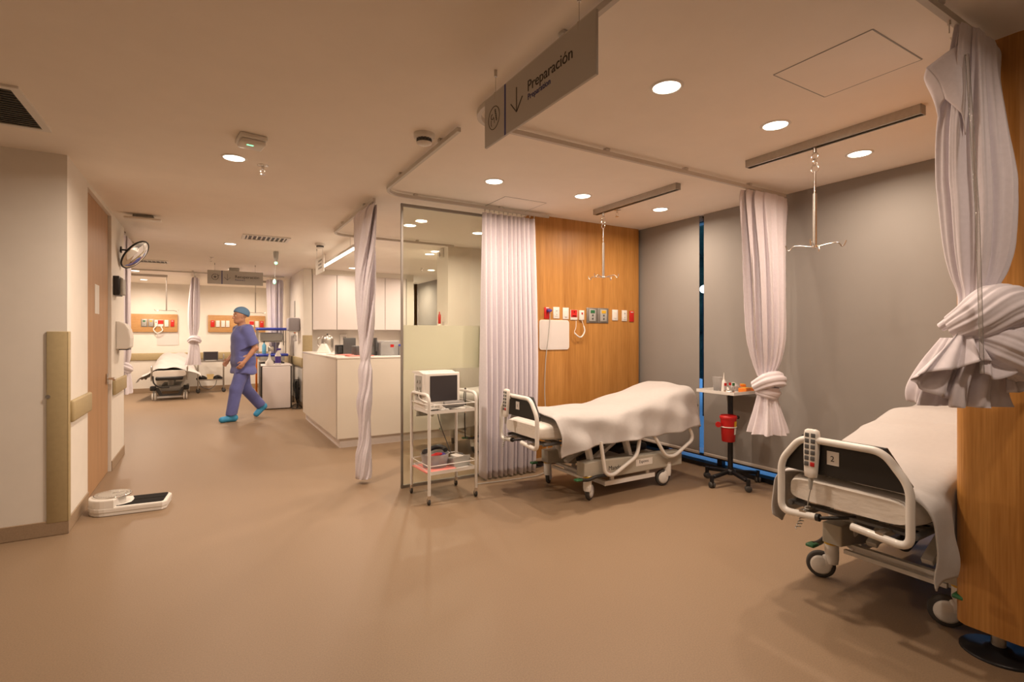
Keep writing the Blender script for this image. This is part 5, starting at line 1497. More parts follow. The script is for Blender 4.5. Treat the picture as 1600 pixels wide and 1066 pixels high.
tb = MB().box((2.475, 9.895, 0.455), (1.72, 0.48, 0.90)).box((2.475, 9.885, 0.92), (1.72, 0.50, 0.03))
tag(tb.build('back_counter', M_CABINET), 'low white back counter under the wall cupboards behind reception', 'counter')
# small red bottle and device on the side wall
t = thing('wall_bracket', 'small wall shelf holding the red bottle, seen through the glass', 'shelf', (2.75, 6.45, 1.43))
MB().box((-0.055, 0, 0), (0.11, 0.10, 0.012)).build('shelf_plate', M_TRACK, t)
MB().box((-0.006, 0, 0.03), (0.012, 0.06, 0.07)).build('shelf_back', M_TRACK, t)
t = thing('red_bottle', 'slim red bottle on the small wall shelf behind the glass screen', 'bottle', (2.69, 6.45, 1.437))
MB().lathe([(0.016, 0), (0.018, 0.004), (0.018, 0.022), (0.010, 0.034)], n=18).build('bottle_base', M_WPLAST, t)
MB().lathe([(0.018, 0.030), (0.020, 0.035), (0.020, 0.145), (0.008, 0.165), (0.008, 0.19)], n=18).build('bottle_body', M_RED, t)
t = thing('motion_sensor', 'small white sensor high on the side wall behind the glass', 'sensor', (2.75, 6.47, 2.37))
MB().box((-0.025, 0, 0.055), (0.05, 0.07, 0.12), 0.012).build('sensor_case', M_WPLAST, t)
MB().ball((-0.05, 0, 0.03), (0.012, 0.025, 0.03)).build('sensor_lens', M_GPLAST, t)

# ------------------------------------------------------------------ fittings on the left wall
t = thing('convex_mirror', 'round convex mirror with black rim on a wall arm beyond the door', 'mirror', (-0.8, 6.80, 2.22))
MB().cyl((0, 0, 0), (0.012, 0, 0), 0.035).tube(smooth_path([(0.01, 0, 0), (0.05, -0.015, -0.005), (0.125, -0.055, -0.040)], 5), 0.009, 8).build('wall_arm', M_BLKMET, t)
nrm = Vector((0.765, -0.294, -0.574)).normalized()
Mm = Matrix.Translation((0.132, -0.06, -0.051)) @ nrm.to_track_quat('Z', 'Y').to_matrix().to_4x4()
MB().lathe([(0.168, 0.0)] + [(0.168 * math.cos(R(90 * k / 10)) if k < 10 else 0.0, 0.030 * math.sin(R(90 * k / 10))) for k in range(1, 11)], n=48, M=Mm, cap=False).build('mirror_face', M_MIRROR, t)
MB().tube([Mm @ Vector((0.170 * math.cos(2 * PI * k / 48), 0.170 * math.sin(2 * PI * k / 48), 0)) for k in range(48)], 0.009, 8, True).build('mirror_rim', M_BLKMET, t)
MB().lathe([(0.0, -0.022), (0.05, -0.022), (0.166, -0.004)], n=40, M=Mm, cap=False).build('mirror_back', M_BLKMET, t)
t = thing('clock_box', 'small black box with pale face on the wall under the convex mirror', 'wall device', (-0.8, 6.42, 1.80))
MB().box((0.025, 0, 0), (0.05, 0.24, 0.19), 0.006).build('device_case', M_BLACK, t)
MB().box((0.062, 0.01, -0.005), (0.03, 0.20, 0.165), 0.012).build('device_face', M_GPLAST, t)
t = thing('towel_dispenser', 'white rounded paper dispenser on the wall between door and mirror', 'dispenser', (-0.8, 6.62, 1.30))
prof = [(0, -0.13), (0.09, -0.13), (0.115, -0.11), (0.12, -0.02), (0.105, 0.07), (0.075, 0.125), (0.03, 0.15), (0, 0.152)]
MB().prism(prof, -0.14, 0.14, Matrix(((1, 0, 0, 0), (0, 0, 1, 0), (0, 1, 0, 0.0), (0, 0, 0, 1))), 0.012).build('dispenser_cover', M_WPLAST, t)
MB().box((0.06, 0, -0.135), (0.08, 0.20, 0.012)).build('dispenser_slot', M_DGREY, t)
tag(MB().cyl((-0.895, 4.409, 0.91), (-0.895, 4.398, 0.91), 0.013, n=16).build('door_stop_stud', M_ALU), 'small round grey stud on the white wall beside the corner guard', 'stud')

# ------------------------------------------------------------------ far recovery room
FY = 14.3
def wboard(x0, x1, label):
    t = thing('wooden_headboard_panel', label, 'wall panel', ((x0 + x1) / 2, FY, 1.59), 0)
    MB().box((0, -0.026, 0), (x1 - x0, 0.05, 0.41), 0.006).build('panel_board', M_BOARDWOOD, t)
wboard(-1.75, -0.61, 'oak socket board on the far wall above the stretcher')
wboard(0.0, 1.24, 'oak socket board on the far wall behind the walking person')
PY = FY - 0.05
def fp(px0, px1): # board spans measured along the far wall
    return px0, px1
def farplates(items):
    for (nm, lab, cat, x0, x1, m_, kid) in items:
        plate(nm, lab, cat, x0, x1, 1.51, 1.665, m_, [kid] if kid else [], y=PY, th=0.02)
gas(-1.305, -1.185, M_GREEN, 'grey gas outlet with green label on the far board over the stretcher', PY, 1.50, 1.68)
gas(-1.175, -1.06, M_YELLOW, 'grey gas outlet with yellow label on the far board over the stretcher', PY, 1.50, 1.68)
farplates([
    ('call_handset', 'small white call handset on the far board over the stretcher', 'handset', -1.05, -0.99, M_WPLAST, ('red_button', 0, 0.02, 0.02, 0.02, M_RED)),
    ('nurse_call', 'red and white nurse call unit on the far board over the stretcher', 'nurse call', -0.985, -0.885, M_WPLAST, ('red_panel', 0, 0.025, 0.10, 0.09, M_REDSIGN)),
    ('wall_socket', 'white socket between red units on the far board over the stretcher', 'socket', -0.862, -0.785, M_WPLAST, ('socket_insert', 0, 0, 0.035, 0.09, M_PAPER)),
    ('red_outlet', 'red outlet at the end of the far board over the stretcher', 'outlet', -0.745, -0.675, M_REDSIGN, ('label_strip', 0, 0.05, 0.035, 0.012, M_PAPER)),
    ('red_outlet', 'red outlet at the start of the far board before the walking person', 'outlet', 0.055, 0.135, M_REDSIGN, ('label_strip', 0, 0.05, 0.035, 0.012, M_PAPER)),
    ('wall_socket', 'white socket next to the first red outlet behind the walking person', 'socket', 0.165, 0.245, M_WPLAST, ('socket_insert', 0, 0, 0.035, 0.09, M_PAPER)),
    ('wall_socket', 'middle white socket of three behind the walking person', 'socket', 0.275, 0.355, M_WPLAST, ('socket_insert', 0, 0, 0.035, 0.09, M_PAPER)),
    ('wall_socket', 'third white socket from the red outlet, next to the walking person face', 'socket', 0.375, 0.45, M_WPLAST, ('socket_insert', 0, 0, 0.035, 0.09, M_PAPER)),
    ('nurse_call', 'red and white nurse call unit behind the head of the walking person', 'nurse call', 0.88, 0.985, M_WPLAST, ('red_panel', 0, 0.025, 0.10, 0.09, M_REDSIGN)),
    ('wall_socket', 'white socket between red units behind the neck of the walking person', 'socket', 1.01, 1.09, M_WPLAST, ('socket_insert', 0, 0, 0.035, 0.09, M_PAPER)),
    ('red_outlet', 'red outlet at the curtain end of the far board', 'outlet', 1.12, 1.20, M_REDSIGN, ('label_strip', 0, 0.05, 0.035, 0.012, M_PAPER)),
])
tag(MB().tube(smooth_path([(-1.03, PY - .025, 1.51), (-1.07, PY - .03, 1.44), (-1.0, PY - .03, 1.36), (-0.90, PY - .03, 1.42), (-0.93, PY - .02, 1.515)], 7), 0.012, 8).build('handset_cord', M_WPLAST), 'white looped handset cord under the nurse call unit on the far board', 'cord')
t = thing('white_board', 'blank white board on the far wall below the oak socket board', 'board', (-0.80, FY, 1.23))
MB().prism(rrect(0.42, 0.30, 0.03), 0.0, 0.012, MY).build('board_face', MATS['board_face'], t)

# stretcher
t = thing('stretcher', 'far hospital stretcher on casters, seen from its foot end', 'stretcher', (-0.665, 12.30, 0))
rows = []
for i in range(16):
    y = 0.03 + 1.85 * i / 15
    zt = 0.60 + 0.24 * max(0, (y - 0.75) / 1.1) ** 0.9
    rows.append([(0.28 * math.copysign(abs(math.cos(a)) ** .35, math.cos(a)), y, zt - 0.06 + 0.06 * math.copysign(abs(math.sin(a)) ** .5, math.sin(a))) for a in [2 * PI * k / 28 for k in range(28)]])
MB().rings(rows).build('mattress', M_MATT, t)
b = MB().box((0, 0.10, 0.445), (0.46, 0.22, 0.07), 0.02).box((0, 0.95, 0.445), (0.44, 1.7, 0.04))
b.build('deck_frame', M_BLACK, t)
b = MB().box((0, 0.95, 0.21), (0.38, 1.1, 0.12), 0.03).cyl((0, 0.5, 0.25), (0, 0.5, 0.44), 0.05).cyl((0, 1.4, 0.25), (0, 1.4, 0.44), 0.05)
b.build('base_cover', M_GPLAST, t)
b = MB().prism([(-0.30, 0.27), (-0.20, 0.24), (-0.13, 0.11), (0.13, 0.11), (0.20, 0.24), (0.30, 0.27), (0.30, 0.22), (0.24, 0.19), (0.17, 0.06), (-0.17, 0.06), (-0.24, 0.19), (-0.30, 0.22)], -0.03, 0.03, basis((1, 0, 0), (0, 0, 1), (0, 0.30, 0)), 0.004)
b.build('foot_frame', M_DGREY, t)
MB().box((0, 0.245, 0.055), (0.44, 0.03, 0.035)).build('bumper_bar', M_ENAMEL, t)
MB().tube(smooth_path([(-0.27, 0.0, 0.50), (-0.25, -0.02, 0.36), (-0.15, -0.03, 0.28), (0.0, 0.0, 0.27)], 6), 0.014, 8).build('hose', M_BLACK, t)
for s in (-1, 1):
    MB().tube(fillet([(s * .30, 0.06, 0.40), (s * .30, 0.06, 0.68), (s * .30, 0.30, 0.68), (s * .30, .30, .42)], .03), 0.012, 8).build('push_handle', M_STEEL, t)
    MB().box((s * 0.28, 0.18, 0.245), (0.10, 0.14, 0.09), 0.02).build('corner_bumper', M_BLACK, t)
    for y in (0.20, 1.62):
        cc = MB().box((s * 0.265, y, 0.14), (0.05, 0.05, 0.12), 0.01).build('caster', M_GPLAST, t)
        M2 = Matrix.Translation((s * 0.265, y - 0.03, 0.075)) @ Matrix.Rotation(PI / 2, 4, 'Y')
        for q in (-0.022, 0.022):
            MB().lathe([(0.0, q - .012), (0.06, q - .014), (0.075, q - .008), (0.075, q + .008), (0.06, q + .014), (0, q + .012)], n=26, M=M2, cap=False).build('wheel', M_WPLAST, cc)
rows = []
for i in range(50):
    u = i / 49
    y = 0.10 + 1.80 * u
    zt = 0.615 + 0.24 * max(0, (y - 0.75) / 1.1) ** 0.9
    zh = 0.33 + 0.05 * math.sin(9 * u) + 0.22 * u - 0.10 * math.exp(-((u - .03) / .1) ** 2) * 0
    hw = 0.29
    fl = 0.26 * (1 - 0.75 * u)
    zh = 0.36 + 0.03 * math.sin(9 * u) + 0.10 * u
    pts = [(-hw - fl, zh), (-hw - fl * .75, zh + (zt - zh) * .42), (-hw - fl * .2, zt - 0.07), (-0.19, zt + 0.02), (0, zt + 0.035), (0.19, zt + 0.02), (hw + fl * .2, zt - 0.06), (hw + fl * .75, zh + (zt - zh) * .6), (hw + fl * 1.0, zh + 0.10)]
    rows.append([(p[0], y + 0.02 * math.sin(14 * p[0]), p[1] + 0.012 * math.sin(30 * u + 20 * p[0])) for p in interp(pts, 44)])
o = MB().grid(rows).build('bed_sheet', M_SHEET); solid(o, 0.006, 1.0)
tag(o, 'white sheet spread wide over the far stretcher', 'bed sheet', None, (-0.665, 12.30, 0))

# far trolley
t = thing('equipment_trolley', 'far steel trolley with dark laptop monitor against the recovery wall', 'trolley', (0.06, 13.75, 0))
for s in (-1, 1):
    for q in (-1, 1):
        MB().cyl((s * 0.255, q * 0.18, 0.08), (s * 0.255, q * 0.18, 0.80), 0.014, n=12).build('leg', M_STEEL, t)
        M2 = Matrix.Translation((s * 0.255, q * 0.18, 0.04)) @ Matrix.Rotation(PI / 2 + .4, 4, 'Y') if False else Matrix.Translation((s * 0.255, q * 0.18, 0.04)) @ Matrix.Rotation(PI / 2, 4, 'X')
        MB().lathe([(0, -.014), (0.036, -.014), (0.042, 0), (0.036, .014), (0, .014)], n=20, M=M2, cap=False).build('wheel', M_RUBBER, t)
    MB().tube(fillet([(s * .255, -.18, .80), (s * .255, -.18, .86), (s * .255, .18, .86), (s * .255, .18, .80)], .04), 0.014, 10).build('handle', M_STEEL, t)
for zz in (0.70, 0.28):
    b = MB().box((0, 0, zz), (0.50, 0.36, 0.006)).box((0, -.18, zz + .012), (0.50, .005, .03)).box((0, .18, zz + .012), (.50, .005, .03))
    b.build('shelf', M_STEEL, t)
t = thing('laptop_monitor', 'dark flat monitor on the top shelf of the far trolley', 'monitor', (0.055, 13.75, 0.703))
MB().box((0, 0, 0.13), (0.30, 0.05, 0.20), 0.008).build('monitor_case', M_DGREY, t)
MB().box((0, -0.026, 0.135), (0.27, 0.003, 0.165)).build('screen', M_SCREEN, t)
MB().box((0, 0, 0.016), (0.22, 0.16, 0.032), 0.008).build('monitor_base', M_GPLAST, t)
for k, (x, lab) in enumerate(((-0.12, 'black coiled cuff on the lower shelf of the far trolley, stretcher side'), (0.19, 'black coiled cuff on the lower shelf of the far trolley, fridge side'))):
    tag(MB().rings(lump([(x - .10, 13.70, .30), (x, 13.68, .345), (x + .09, 13.70, .31)], [0.03, 0.045, 0.03], 4, .1, n=30, rows=16)).build('coiled_cuff', M_BLACK), lab, 'cuff')
t = thing('yellow_tray', 'small pale yellow box between black cuffs on the far trolley', 'box', (0.045, 13.68, 0.283))
MB().prism([(-.05, 0), (.05, 0), (.075, .13), (-.075, .13)], -.05, .05, MY).build('box_body', mat('pale_yellow', (0.70, 0.52, 0.24), 0.6), t)
tag(MB().tube(smooth_path([(-0.18, 13.62, 0.27), (-0.12, 13.55, 0.14), (0.03, 13.54, 0.09), (0.14, 13.56, 0.17), (0.17, 13.62, 0.27)], 7), 0.007, 6).build('hanging_lead', M_DGREY), 'dark lead looping below the far trolley lower shelf', 'cable')

# fridge, bottles, crash cart, dispenser by the side wall
t = thing('small_fridge', 'small white fridge with dark sides at the recovery room entrance', 'fridge', (1.045, 9.93, 0), R(-4))
MB().box((0, 0.28, 0.39), (0.50, 0.46, 0.75), 0.01).build('fridge_body', M_BLACK, t)
MB().box((0.0, 0.02, 0.385), (0.455, 0.05, 0.745), 0.012).build('fridge_door', M_CABINET, t)
MB().box((0, 0.26, 0.772), (0.50, 0.50, 0.02), 0.006).build('fridge_top', M_CABINET, t)
for s in (-1, 1):
    MB().cyl((s * .2, .12, 0), (s * .2, .12, 0.02), 0.02).build('foot', M_BLACK, t)
def spray(x, y, label, bm_, s=1.0):
    t = thing('spray_bottle', label, 'spray bottle', (x, y, 0.783))
    MB().lathe([(0.045, 0), (0.05, 0.01), (0.05, 0.17), (0.02, 0.225), (0.018, 0.25)], n=24, M=Matrix.Scale(s, 4)).build('bottle_body', M_WPLAST, t)
    MB().lathe([(0.0505, 0.03), (0.0505, 0.15)], n=24, M=Matrix.Scale(s, 4), cap=False).build('bottle_label', bm_, t)
    MB().box((0.012 * s, 0, 0.275 * s), (0.075 * s, 0.03 * s, 0.035 * s), 0.008).box((-0.02 * s, 0, 0.25 * s), (0.012 * s, 0.015 * s, 0.04 * s)).build('trigger_head', M_PURPLE, t)
spray(1.08, 10.05, 'white spray bottle with purple label on the small fridge', MATS['purple_plastic'])
t = thing('pump_dispenser', 'white squat dispenser bottle on the small fridge', 'bottle', (0.94, 10.02, 0.783))
MB().lathe([(0.07, 0), (0.07, 0.05), (0.03, 0.10), (0.02, 0.14), (0.012, 0.20)], n=24).build('bottle_body', M_WPLAST, t)
MB().cyl((0, 0, 0.2), (0, 0, 0.24), 0.022).build('pump_head', M_WPLAST, t)
t = thing('utility_cart', 'dark medical cart with blue trays and red upright behind the fridge', 'medical cart', (1.06, 10.95, 0))
b = MB().box((0, 0, 0.42), (0.42, 0.42, 0.75), 0.01)
b.build('cart_body', M_DGREY, t)
MB().box((0, 0, 0.93), (0.56, 0.46, 0.05), 0.015).build('cart_top', M_BLUE, t)
MB().box((0, -0.05, 0.865), (0.42, 0.36, 0.08)).build('drawer', M_GPLAST, t)
MB().box((0, 0.05, 1.43), (0.54, 0.40, 0.05), 0.015).build('upper_tray', M_BLUE, t)
b = MB()
for x in (-0.24, 0.24):
    for y in (-0.12, 0.2): b.cyl((x, y, 0.94), (x, y, 1.42), 0.012, n=10)
b.box((0, 0.05, 1.18), (0.5, 0.34, 0.012))
b.build('tray_support', M_STEEL, t)
MB().box((-0.27, -0.12, 0.45), (0.035, 0.035, 0.85), 0.006).build('red_upright', M_ORANGE, t)
for x in (-0.2, 0.2):
    for y in (-0.17, 0.17): MB().cyl((x - .012, y, 0.035), (x + .012, y, 0.035), 0.035, n=18).build('wheel', M_RUBBER, t)
tag(MB().box((1.06, 10.98, 1.275), (0.40, 0.24, 0.17), 0.03).build('grey_machine', M_GPLAST), 'grey machine on the upper shelf of the dark medical cart', 'machine')
t = thing('blue_bottle', 'slim light blue bottle on the blue cart top', 'bottle', (0.92, 10.80, 0.957))
MB().lathe([(0.034, 0), (0.036, .01), (.036, .16), (.014, .19), (.012, .21)], n=20).build('bottle_body', M_SKYBLUE, t)
MB().cyl((0, 0, .21), (0, 0, .245), .014).build('bottle_cap', M_BLACK, t)
t = thing('white_bottle', 'white rounded bottle on the blue cart top behind the spray bottle', 'bottle', (1.22, 10.82, 0.957))
MB().lathe([(0.05, 0), (0.055, .02), (.05, .14), (.022, .19), (.022, .22)], n=20).build('bottle_body', M_WPLAST, t)
tag(MB().box((1.04, 10.84, 1.03), (0.10, 0.09, 0.14), 0.02).build('steel_flask', M_STEEL), 'small steel container in the middle of the blue cart top', 'container')
t = thing('soap_dispenser', 'grey and white towel dispenser on the side wall by the entrance', 'dispenser', (1.46, 10.25, 1.40))
MB().box((-0.10, 0, 0.11), (0.20, 0.30, 0.24), 0.025, 3).build('dispenser_cover', mat('lilac_grey', (0.42, 0.40, 0.44), 0.4), t)
MB().box((-0.10, 0, -0.02), (0.16, 0.24, 0.03), 0.008).build('dispenser_outlet', M_WPLAST, t)
t = thing('hand_gel', 'small bottle hanging under the grey dispenser on the side wall', 'bottle', (1.40, 10.33, 1.20))
MB().lathe([(0.03, 0), (.032, .01), (.03, .10), (.012, .12), (.012, .17)], n=18).build('bottle_body', M_CLEARP, t)
MB().cyl((0, 0, .15), (0, 0, .18), .02).build('bottle_cap', M_ORANGE, t)
tag(MB().box((1.452, 10.75, 1.82), (0.012, 0.10, 0.32), 0.002, 1).build('door_plaque', M_GPLAST), 'narrow grey framed plate above the dispenser on the side wall', 'plate')
t = thing('power_adapter', 'black adapter bag and cables hanging on the side wall near fridge', 'cables', (1.405, 10.12, 0))
b = MB()
for k in range(4):
    b.tube(smooth_path([(0.03 - .02 * k, 0, 0.50), (0.0 - .02 * k, -0.04, 0.38), (-0.02, -.05 - .02 * k, 0.18), (0.0, -.06, 0.05), (-.02, -.16 - .02 * k, 0.012), (-.04, -.28, .012)], 6), 0.008, 6)
b.tube([(-.04 + .08 * math.cos(2 * PI * k / 30), -.30 + .09 * math.sin(2 * PI * k / 30), .012 + .06 * max(0, math.sin(2 * PI * k / 30))) for k in range(30)], 0.007, 6, True)
b.build('cable_run', M_BLACK, t)
MB().box((0.0, 0, 0.30), (0.05, 0.14, 0.34), 0.02).build('adapter', M_BLACK, t)
MB().cyl((0.06, 0.05, 0.33), (0.0, 0.05, 0.33), 0.02).build('plug', M_BLACK, t)

# ------------------------------------------------------------------ the walking person (local: +x forward, +y their left)
PHI = math.atan2(-0.31, -0.95)
person = thing('person', 'person in blue scrubs, blue cap and shoe covers walking across the corridor', 'person', (0.47, 8.98, 0), PHI)
ank_l, ank_r = (0.205, 0.085, 0.085), (-0.30, -0.085, 0.175)
kne_l, kne_r = (0.135, 0.09, 0.49), (-0.06, -0.09, 0.485)
hip_l, hip_r = (0.0, 0.092, 0.90), (-0.01, -0.092, 0.90)
sh_l, sh_r = (0.01, 0.185, 1.405), (0.0, -0.185, 1.405)
el_l, el_r = (-0.085, 0.245, 1.115), (-0.02, -0.245, 1.11)
wr_l, wr_r = (0.075, 0.235, 0.905), (0.13, -0.225, 0.93)
HEADC = Vector((0.045, 0.0, 1.605))
parts = []
def C(a, b, ra, rb, k=0.03): parts.append(('cone', a, b, ra, rb, k))
def El(c, r, k=0.03): parts.append(('ell', c, r, k))
C((0, -0.06, 0.93), (0, 0.06, 0.93), 0.125, 0.125); C((0, 0, 0.95), (0.01, 0, 1.12), 0.125, 0.125); C((0.005, -0.07, 1.27), (0.005, 0.07, 1.27), 0.118, 0.118); C((0, 0, 1.1), (0.005, 0, 1.30), 0.125, 0.125)
C((0.0, -0.14, 1.39), (0.0, 0.14, 1.39), 0.065, 0.065, 0.05); C((0.0, 0, 1.38), (0.03, 0, 1.53), 0.062, 0.055, 0.03)
for hp, kn, an in ((hip_l, kne_l, ank_l), (hip_r, kne_r, ank_r)):
    C(hp, kn, 0.088, 0.056); C(kn, an, 0.056, 0.036)
C(ank_l, (0.17, 0.085, 0.045), 0.038, 0.036); C((0.17, 0.085, 0.045), (0.345, 0.09, 0.032), 0.038, 0.028)
C(ank_r, (-0.345, -0.085, 0.155), 0.038, 0.035); C((-0.345, -0.085, 0.155), (-0.225, -0.088, 0.035), 0.038, 0.030)
for s, sh, el, wr in ((1, sh_l, el_l, wr_l), (-1, sh_r, el_r, wr_r)):
    C(sh, el, 0.054, 0.042); C(el, wr, 0.042, 0.027, 0.02)
    e, w_ = Vector(el), Vector(wr)
    d = (w_ - e).normalized()
    side = Vector((0, 1, 0)); side = (side - d * side.dot(d)).normalized()      # across the body
    f = d.cross(side).normalized()
    if f.x < 0: f = -f                                                          # front edge of the hand: thumb side
    palm = w_ + d * 0.048
    C(tuple(w_), tuple(palm + f * 0.014), 0.024, 0.020, 0.012); C(tuple(w_ + d * .01), tuple(palm - f * 0.018), 0.022, 0.019, 0.012); C(tuple(palm + f * .02 + d * .02), tuple(palm - f * .024 + d * .016), 0.0145, 0.013, 0.01)
    inn = -side * s                                                             # towards the palm
    for q, (off, ln) in enumerate(((0.026, 0.070), (0.009, 0.078), (-0.009, 0.072), (-0.025, 0.056))):
        b0 = palm + d * 0.024 + f * off
        b1 = b0 + (d * 0.93 + inn * 0.30 + f * off * 1.2).normalized() * ln * 0.48
        b2 = b1 + (d * 0.68 + inn * 0.72).normalized() * ln * 0.32
        b3 = b2 + (d * 0.30 + inn * 0.95).normalized() * ln * 0.24
        C(tuple(b0), tuple(b1), 0.0098, 0.0088, 0.004); C(tuple(b1), tuple(b2), 0.0088, 0.008, 0.003); C(tuple(b2), tuple(b3), 0.008, 0.0068, 0.003)
    t0 = w_ + d * 0.018 + f * 0.020
    t1 = t0 + (d * 0.55 + f * 0.80 + inn * .25).normalized() * 0.036
    t2 = t1 + (d * 0.90 + f * 0.25 + inn * 0.30).normalized() * 0.032
    C(tuple(t0), tuple(t1), 0.0135, 0.0105, 0.008); C(tuple(t1), tuple(t2), 0.0105, 0.0080, 0.003)
hc = HEADC
El(tuple(hc + Vector((-0.012, 0, 0.035))), (0.092, 0.075, 0.088), 0.02)                    # skull
El(tuple(hc + Vector((0.018, 0, -0.015))), (0.070, 0.064, 0.092), 0.03)                    # face
El(tuple(hc + Vector((0.055, 0, -0.085))), (0.030, 0.034, 0.026), 0.03)                    # chin
C(tuple(hc + Vector((-0.01, -.045, -.06))), tuple(hc + Vector((0.05, -0.02, -0.09))), 0.022, 0.018, 0.03)
C(tuple(hc + Vector((-0.01, .045, -.06))), tuple(hc + Vector((0.05, 0.02, -0.09))), 0.022, 0.018, 0.03)
C(tuple(hc + Vector((0.080, 0, 0.012))), tuple(hc + Vector((0.104, 0, -0.030))), 0.010, 0.013, 0.012)   # nose
El(tuple(hc + Vector((0.092, 0.012, -0.034))), (0.010, 0.008, 0.008), 0.008); El(tuple(hc + Vector((0.092, -0.012, -0.034))), (0.010, 0.008, 0.008), 0.008)
C(tuple(hc + Vector((0.076, -.030, 0.026))), tuple(hc + Vector((0.084, 0, 0.024))), 0.010, 0.009, 0.012); C(tuple(hc + Vector((0.076, .030, 0.026))), tuple(hc + Vector((0.084, 0, 0.024))), 0.010, 0.009, 0.012)
C(tuple(hc + Vector((0.078, -.020, -0.060))), tuple(hc + Vector((0.086, 0, -0.058))), 0.007, 0.008, 0.006); C(tuple(hc + Vector((0.078, .020, -0.060))), tuple(hc + Vector((0.086, 0, -0.058))), 0.007, 0.008, 0.006)
for s in (-1, 1):
    C(tuple(hc + Vector((-0.012, s * 0.073, 0.016))), tuple(hc + Vector((-0.004, s * 0.072, -0.026))), 0.013, 0.009, 0.008)
V, F = body(parts, (-0.46, -0.34, -0.005), (0.42, 0.34, 1.75), 0.0065)
pb = MB().add(V, F, True).build('body', M_SKIN, person)
# eyes, brows, lips are parts of the face
for s in (-1, 1):
    MB().ball(tuple(hc + Vector((0.0745, s * 0.030, 0.006))), (0.010, 0.013, 0.010), 14, 9).build('eye', M_PAPER, person)
    MB().ball(tuple(hc + Vector((0.082, s * 0.030, 0.006))), (0.0045, 0.006, 0.006), 12, 8).build('iris', M_HAIR, person)
    MB().tube([hc + Vector((0.083, s * 0.014, 0.030)), hc + Vector((0.084, s * 0.030, 0.036)), hc + Vector((0.072, s * 0.048, 0.030))], 0.004, 6).build('eyebrow', M_HAIR, person)
MB().tube([hc + Vector((0.080, -0.022, -0.059)), hc + Vector((0.0925, 0, -0.0575)), hc + Vector((0.080, 0.022, -0.059))], 0.0035, 6).build('lips', mat('lip', (0.30, 0.10, 0.08), 0.5), person)
# clothing
def wrinkle(X, Y, Z, a=0.0035): return a * (np.sin(31 * X + 23 * Z + 9 * Y) + 0.7 * np.sin(-27 * X + 41 * Z) + 0.6 * np.sin(53 * Y + 19 * Z))
parts = []
C((0, 0, 1.08), (0.008, 0, 1.30), 0.146, 0.146, 0.05); C((0, -0.075, 0.90), (0, 0.075, 0.90), 0.152, 0.152); C((-0.005, -0.08, 0.74), (-0.005, 0.08, 0.74), 0.158, 0.158); C((0, -.06, 0.95), (0.012, -.06, 1.12), 0.145, 0.142); C((0, .06, 0.95), (0.012, .06, 1.12), 0.145, 0.142)
C((0.004, -0.08, 1.26), (0.004, 0.08, 1.26), 0.138, 0.138, 0.06); C((0.0, -0.15, 1.395), (0.0, 0.15, 1.395), 0.078, 0.078, 0.06); C((0, 0, 1.39), (0.015, 0, 1.47), 0.10, 0.075, 0.04)
for sh, el in ((sh_l, el_l), (sh_r, el_r)):
    C(sh, tuple(Vector(sh).lerp(Vector(el), 1.0)), 0.076, 0.074, 0.05)
def shirt_cut(X, Y, Z):
    d = 0.715 + 0.01 * np.sin(20 * X) - Z
    for s, sh, el in ((1, sh_l, el_l), (-1, sh_r, el_r)):
        a, b_ = np.array(sh), np.array(el); n = (b_ - a) / np.linalg.norm(b_ - a)
        arm = np.where(s * Y > 0.155, (X - b_[0]) * n[0] + (Y - b_[1]) * n[1] + (Z - b_[2]) * n[2] + 0.045, -1)
        arm = np.where(Z > 0.98, arm, -1)
        d = np.maximum(d, arm)
    return np.maximum(d, Z - (1.475 - 0.45 * np.maximum(0, X - 0.01)) ) + wrinkle(X, Y, Z)
V, F = body(parts, (-0.32, -0.38, 0.66), (0.30, 0.38, 1.56), 0.009, shirt_cut)
MB().add(V, F, True).build('scrub_top', M_SCRUB, person)
parts = []
C((0, -0.06, 0.92), (0, 0.06, 0.92), 0.140, 0.140)
for hp, kn, an in ((hip_l, kne_l, ank_l), (hip_r, kne_r, ank_r)):
    C(hp, kn, 0.110, 0.088); C(kn, tuple(Vector(an) + Vector((0.0, 0, 0.01))), 0.088, 0.078)
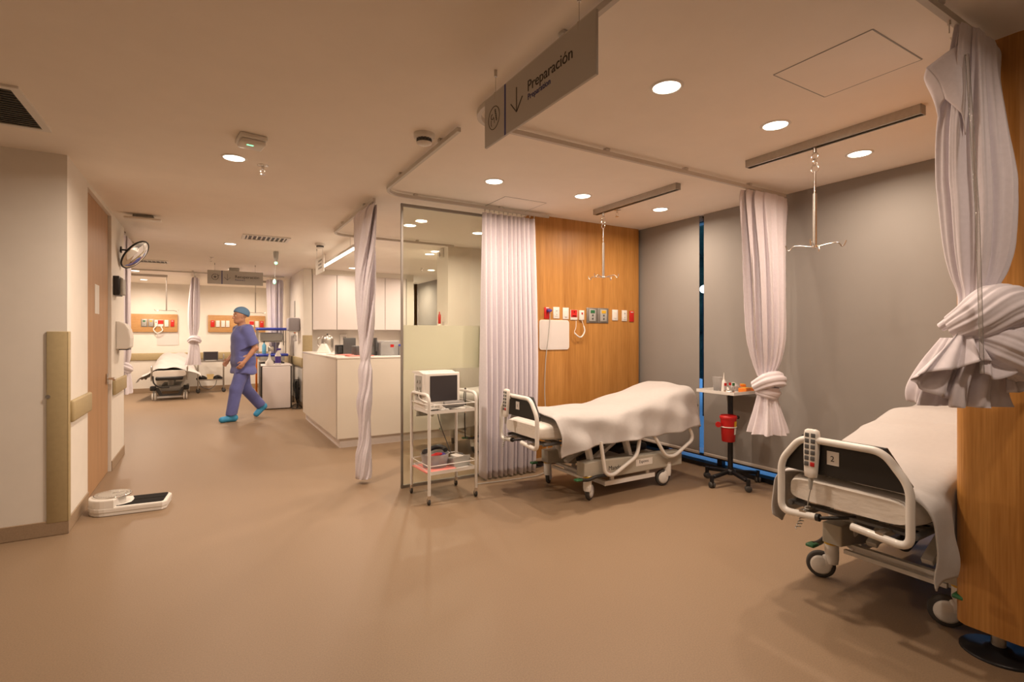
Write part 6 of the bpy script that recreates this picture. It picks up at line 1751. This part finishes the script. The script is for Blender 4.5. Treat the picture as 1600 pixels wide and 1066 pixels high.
def pant_cut(X, Y, Z):
    d = Z - 0.98
    al = np.where(X > 0.02, 0.105 - Z, -1)
    n = (Vector(ank_r) - Vector(kne_r)).normalized()
    ar = np.where(X < -0.10, (X - ank_r[0]) * n.x + (Z - ank_r[2]) * n.z - 0.005, -1)
    return np.maximum(np.maximum(d, al), ar) + wrinkle(X, Y, Z, 0.004)
V, F = body(parts, (-0.48, -0.26, 0.0), (0.36, 0.26, 1.02), 0.009, pant_cut)
MB().add(V, F, True).build('scrub_trousers', M_SCRUB, person)
parts = []
C((0.205, 0.085, 0.10), (0.165, 0.085, 0.055), 0.052, 0.052, 0.02); C((0.165, 0.085, 0.055), (0.335, 0.09, 0.045), 0.052, 0.044, 0.02)
V, F = body(parts, (0.05, 0.0, -0.002), (0.44, 0.18, 0.19), 0.006, lambda X, Y, Z: np.maximum(0.002 - Z, Z - 0.14) + wrinkle(X, Y, Z, 0.0015))
MB().add(V, F, True).build('shoe_cover', M_SHOE, person)
parts = []
C((-0.30, -0.085, 0.19), (-0.345, -0.085, 0.165), 0.052, 0.052, 0.02); C((-0.345, -0.085, 0.165), (-0.235, -0.088, 0.050), 0.052, 0.045, 0.02)
V, F = body(parts, (-0.45, -0.18, -0.002), (-0.12, 0.02, 0.28), 0.006, lambda X, Y, Z: np.maximum(0.002 - Z, Z - 0.225) + wrinkle(X, Y, Z, 0.0015))
MB().add(V, F, True).build('shoe_cover', M_SHOE, person)
parts = []
El(tuple(hc + Vector((-0.020, 0, 0.058))), (0.112, 0.094, 0.092), 0.02); El(tuple(hc + Vector((-0.065, 0, 0.03))), (0.070, 0.080, 0.075), 0.03)
V, F = body(parts, (-0.16, -0.14, 1.5), (0.18, 0.14, 1.79), 0.006, lambda X, Y, Z: np.maximum((hc.z + 0.036 + 0.35 * (X - hc.x)) - Z, -1) + 0.003 * np.sin(60 * X + 40 * Y) * np.sin(50 * Z))
MB().add(V, F, True).build('cap', M_CAPM, person)
MB().tube([hc + Vector((0.020 + 0.045 * 0, s * 0.0, -0.135)) for s in (0, 1)], 0.001, 3).build('neck_cord', M_PAPER, person) if False else None
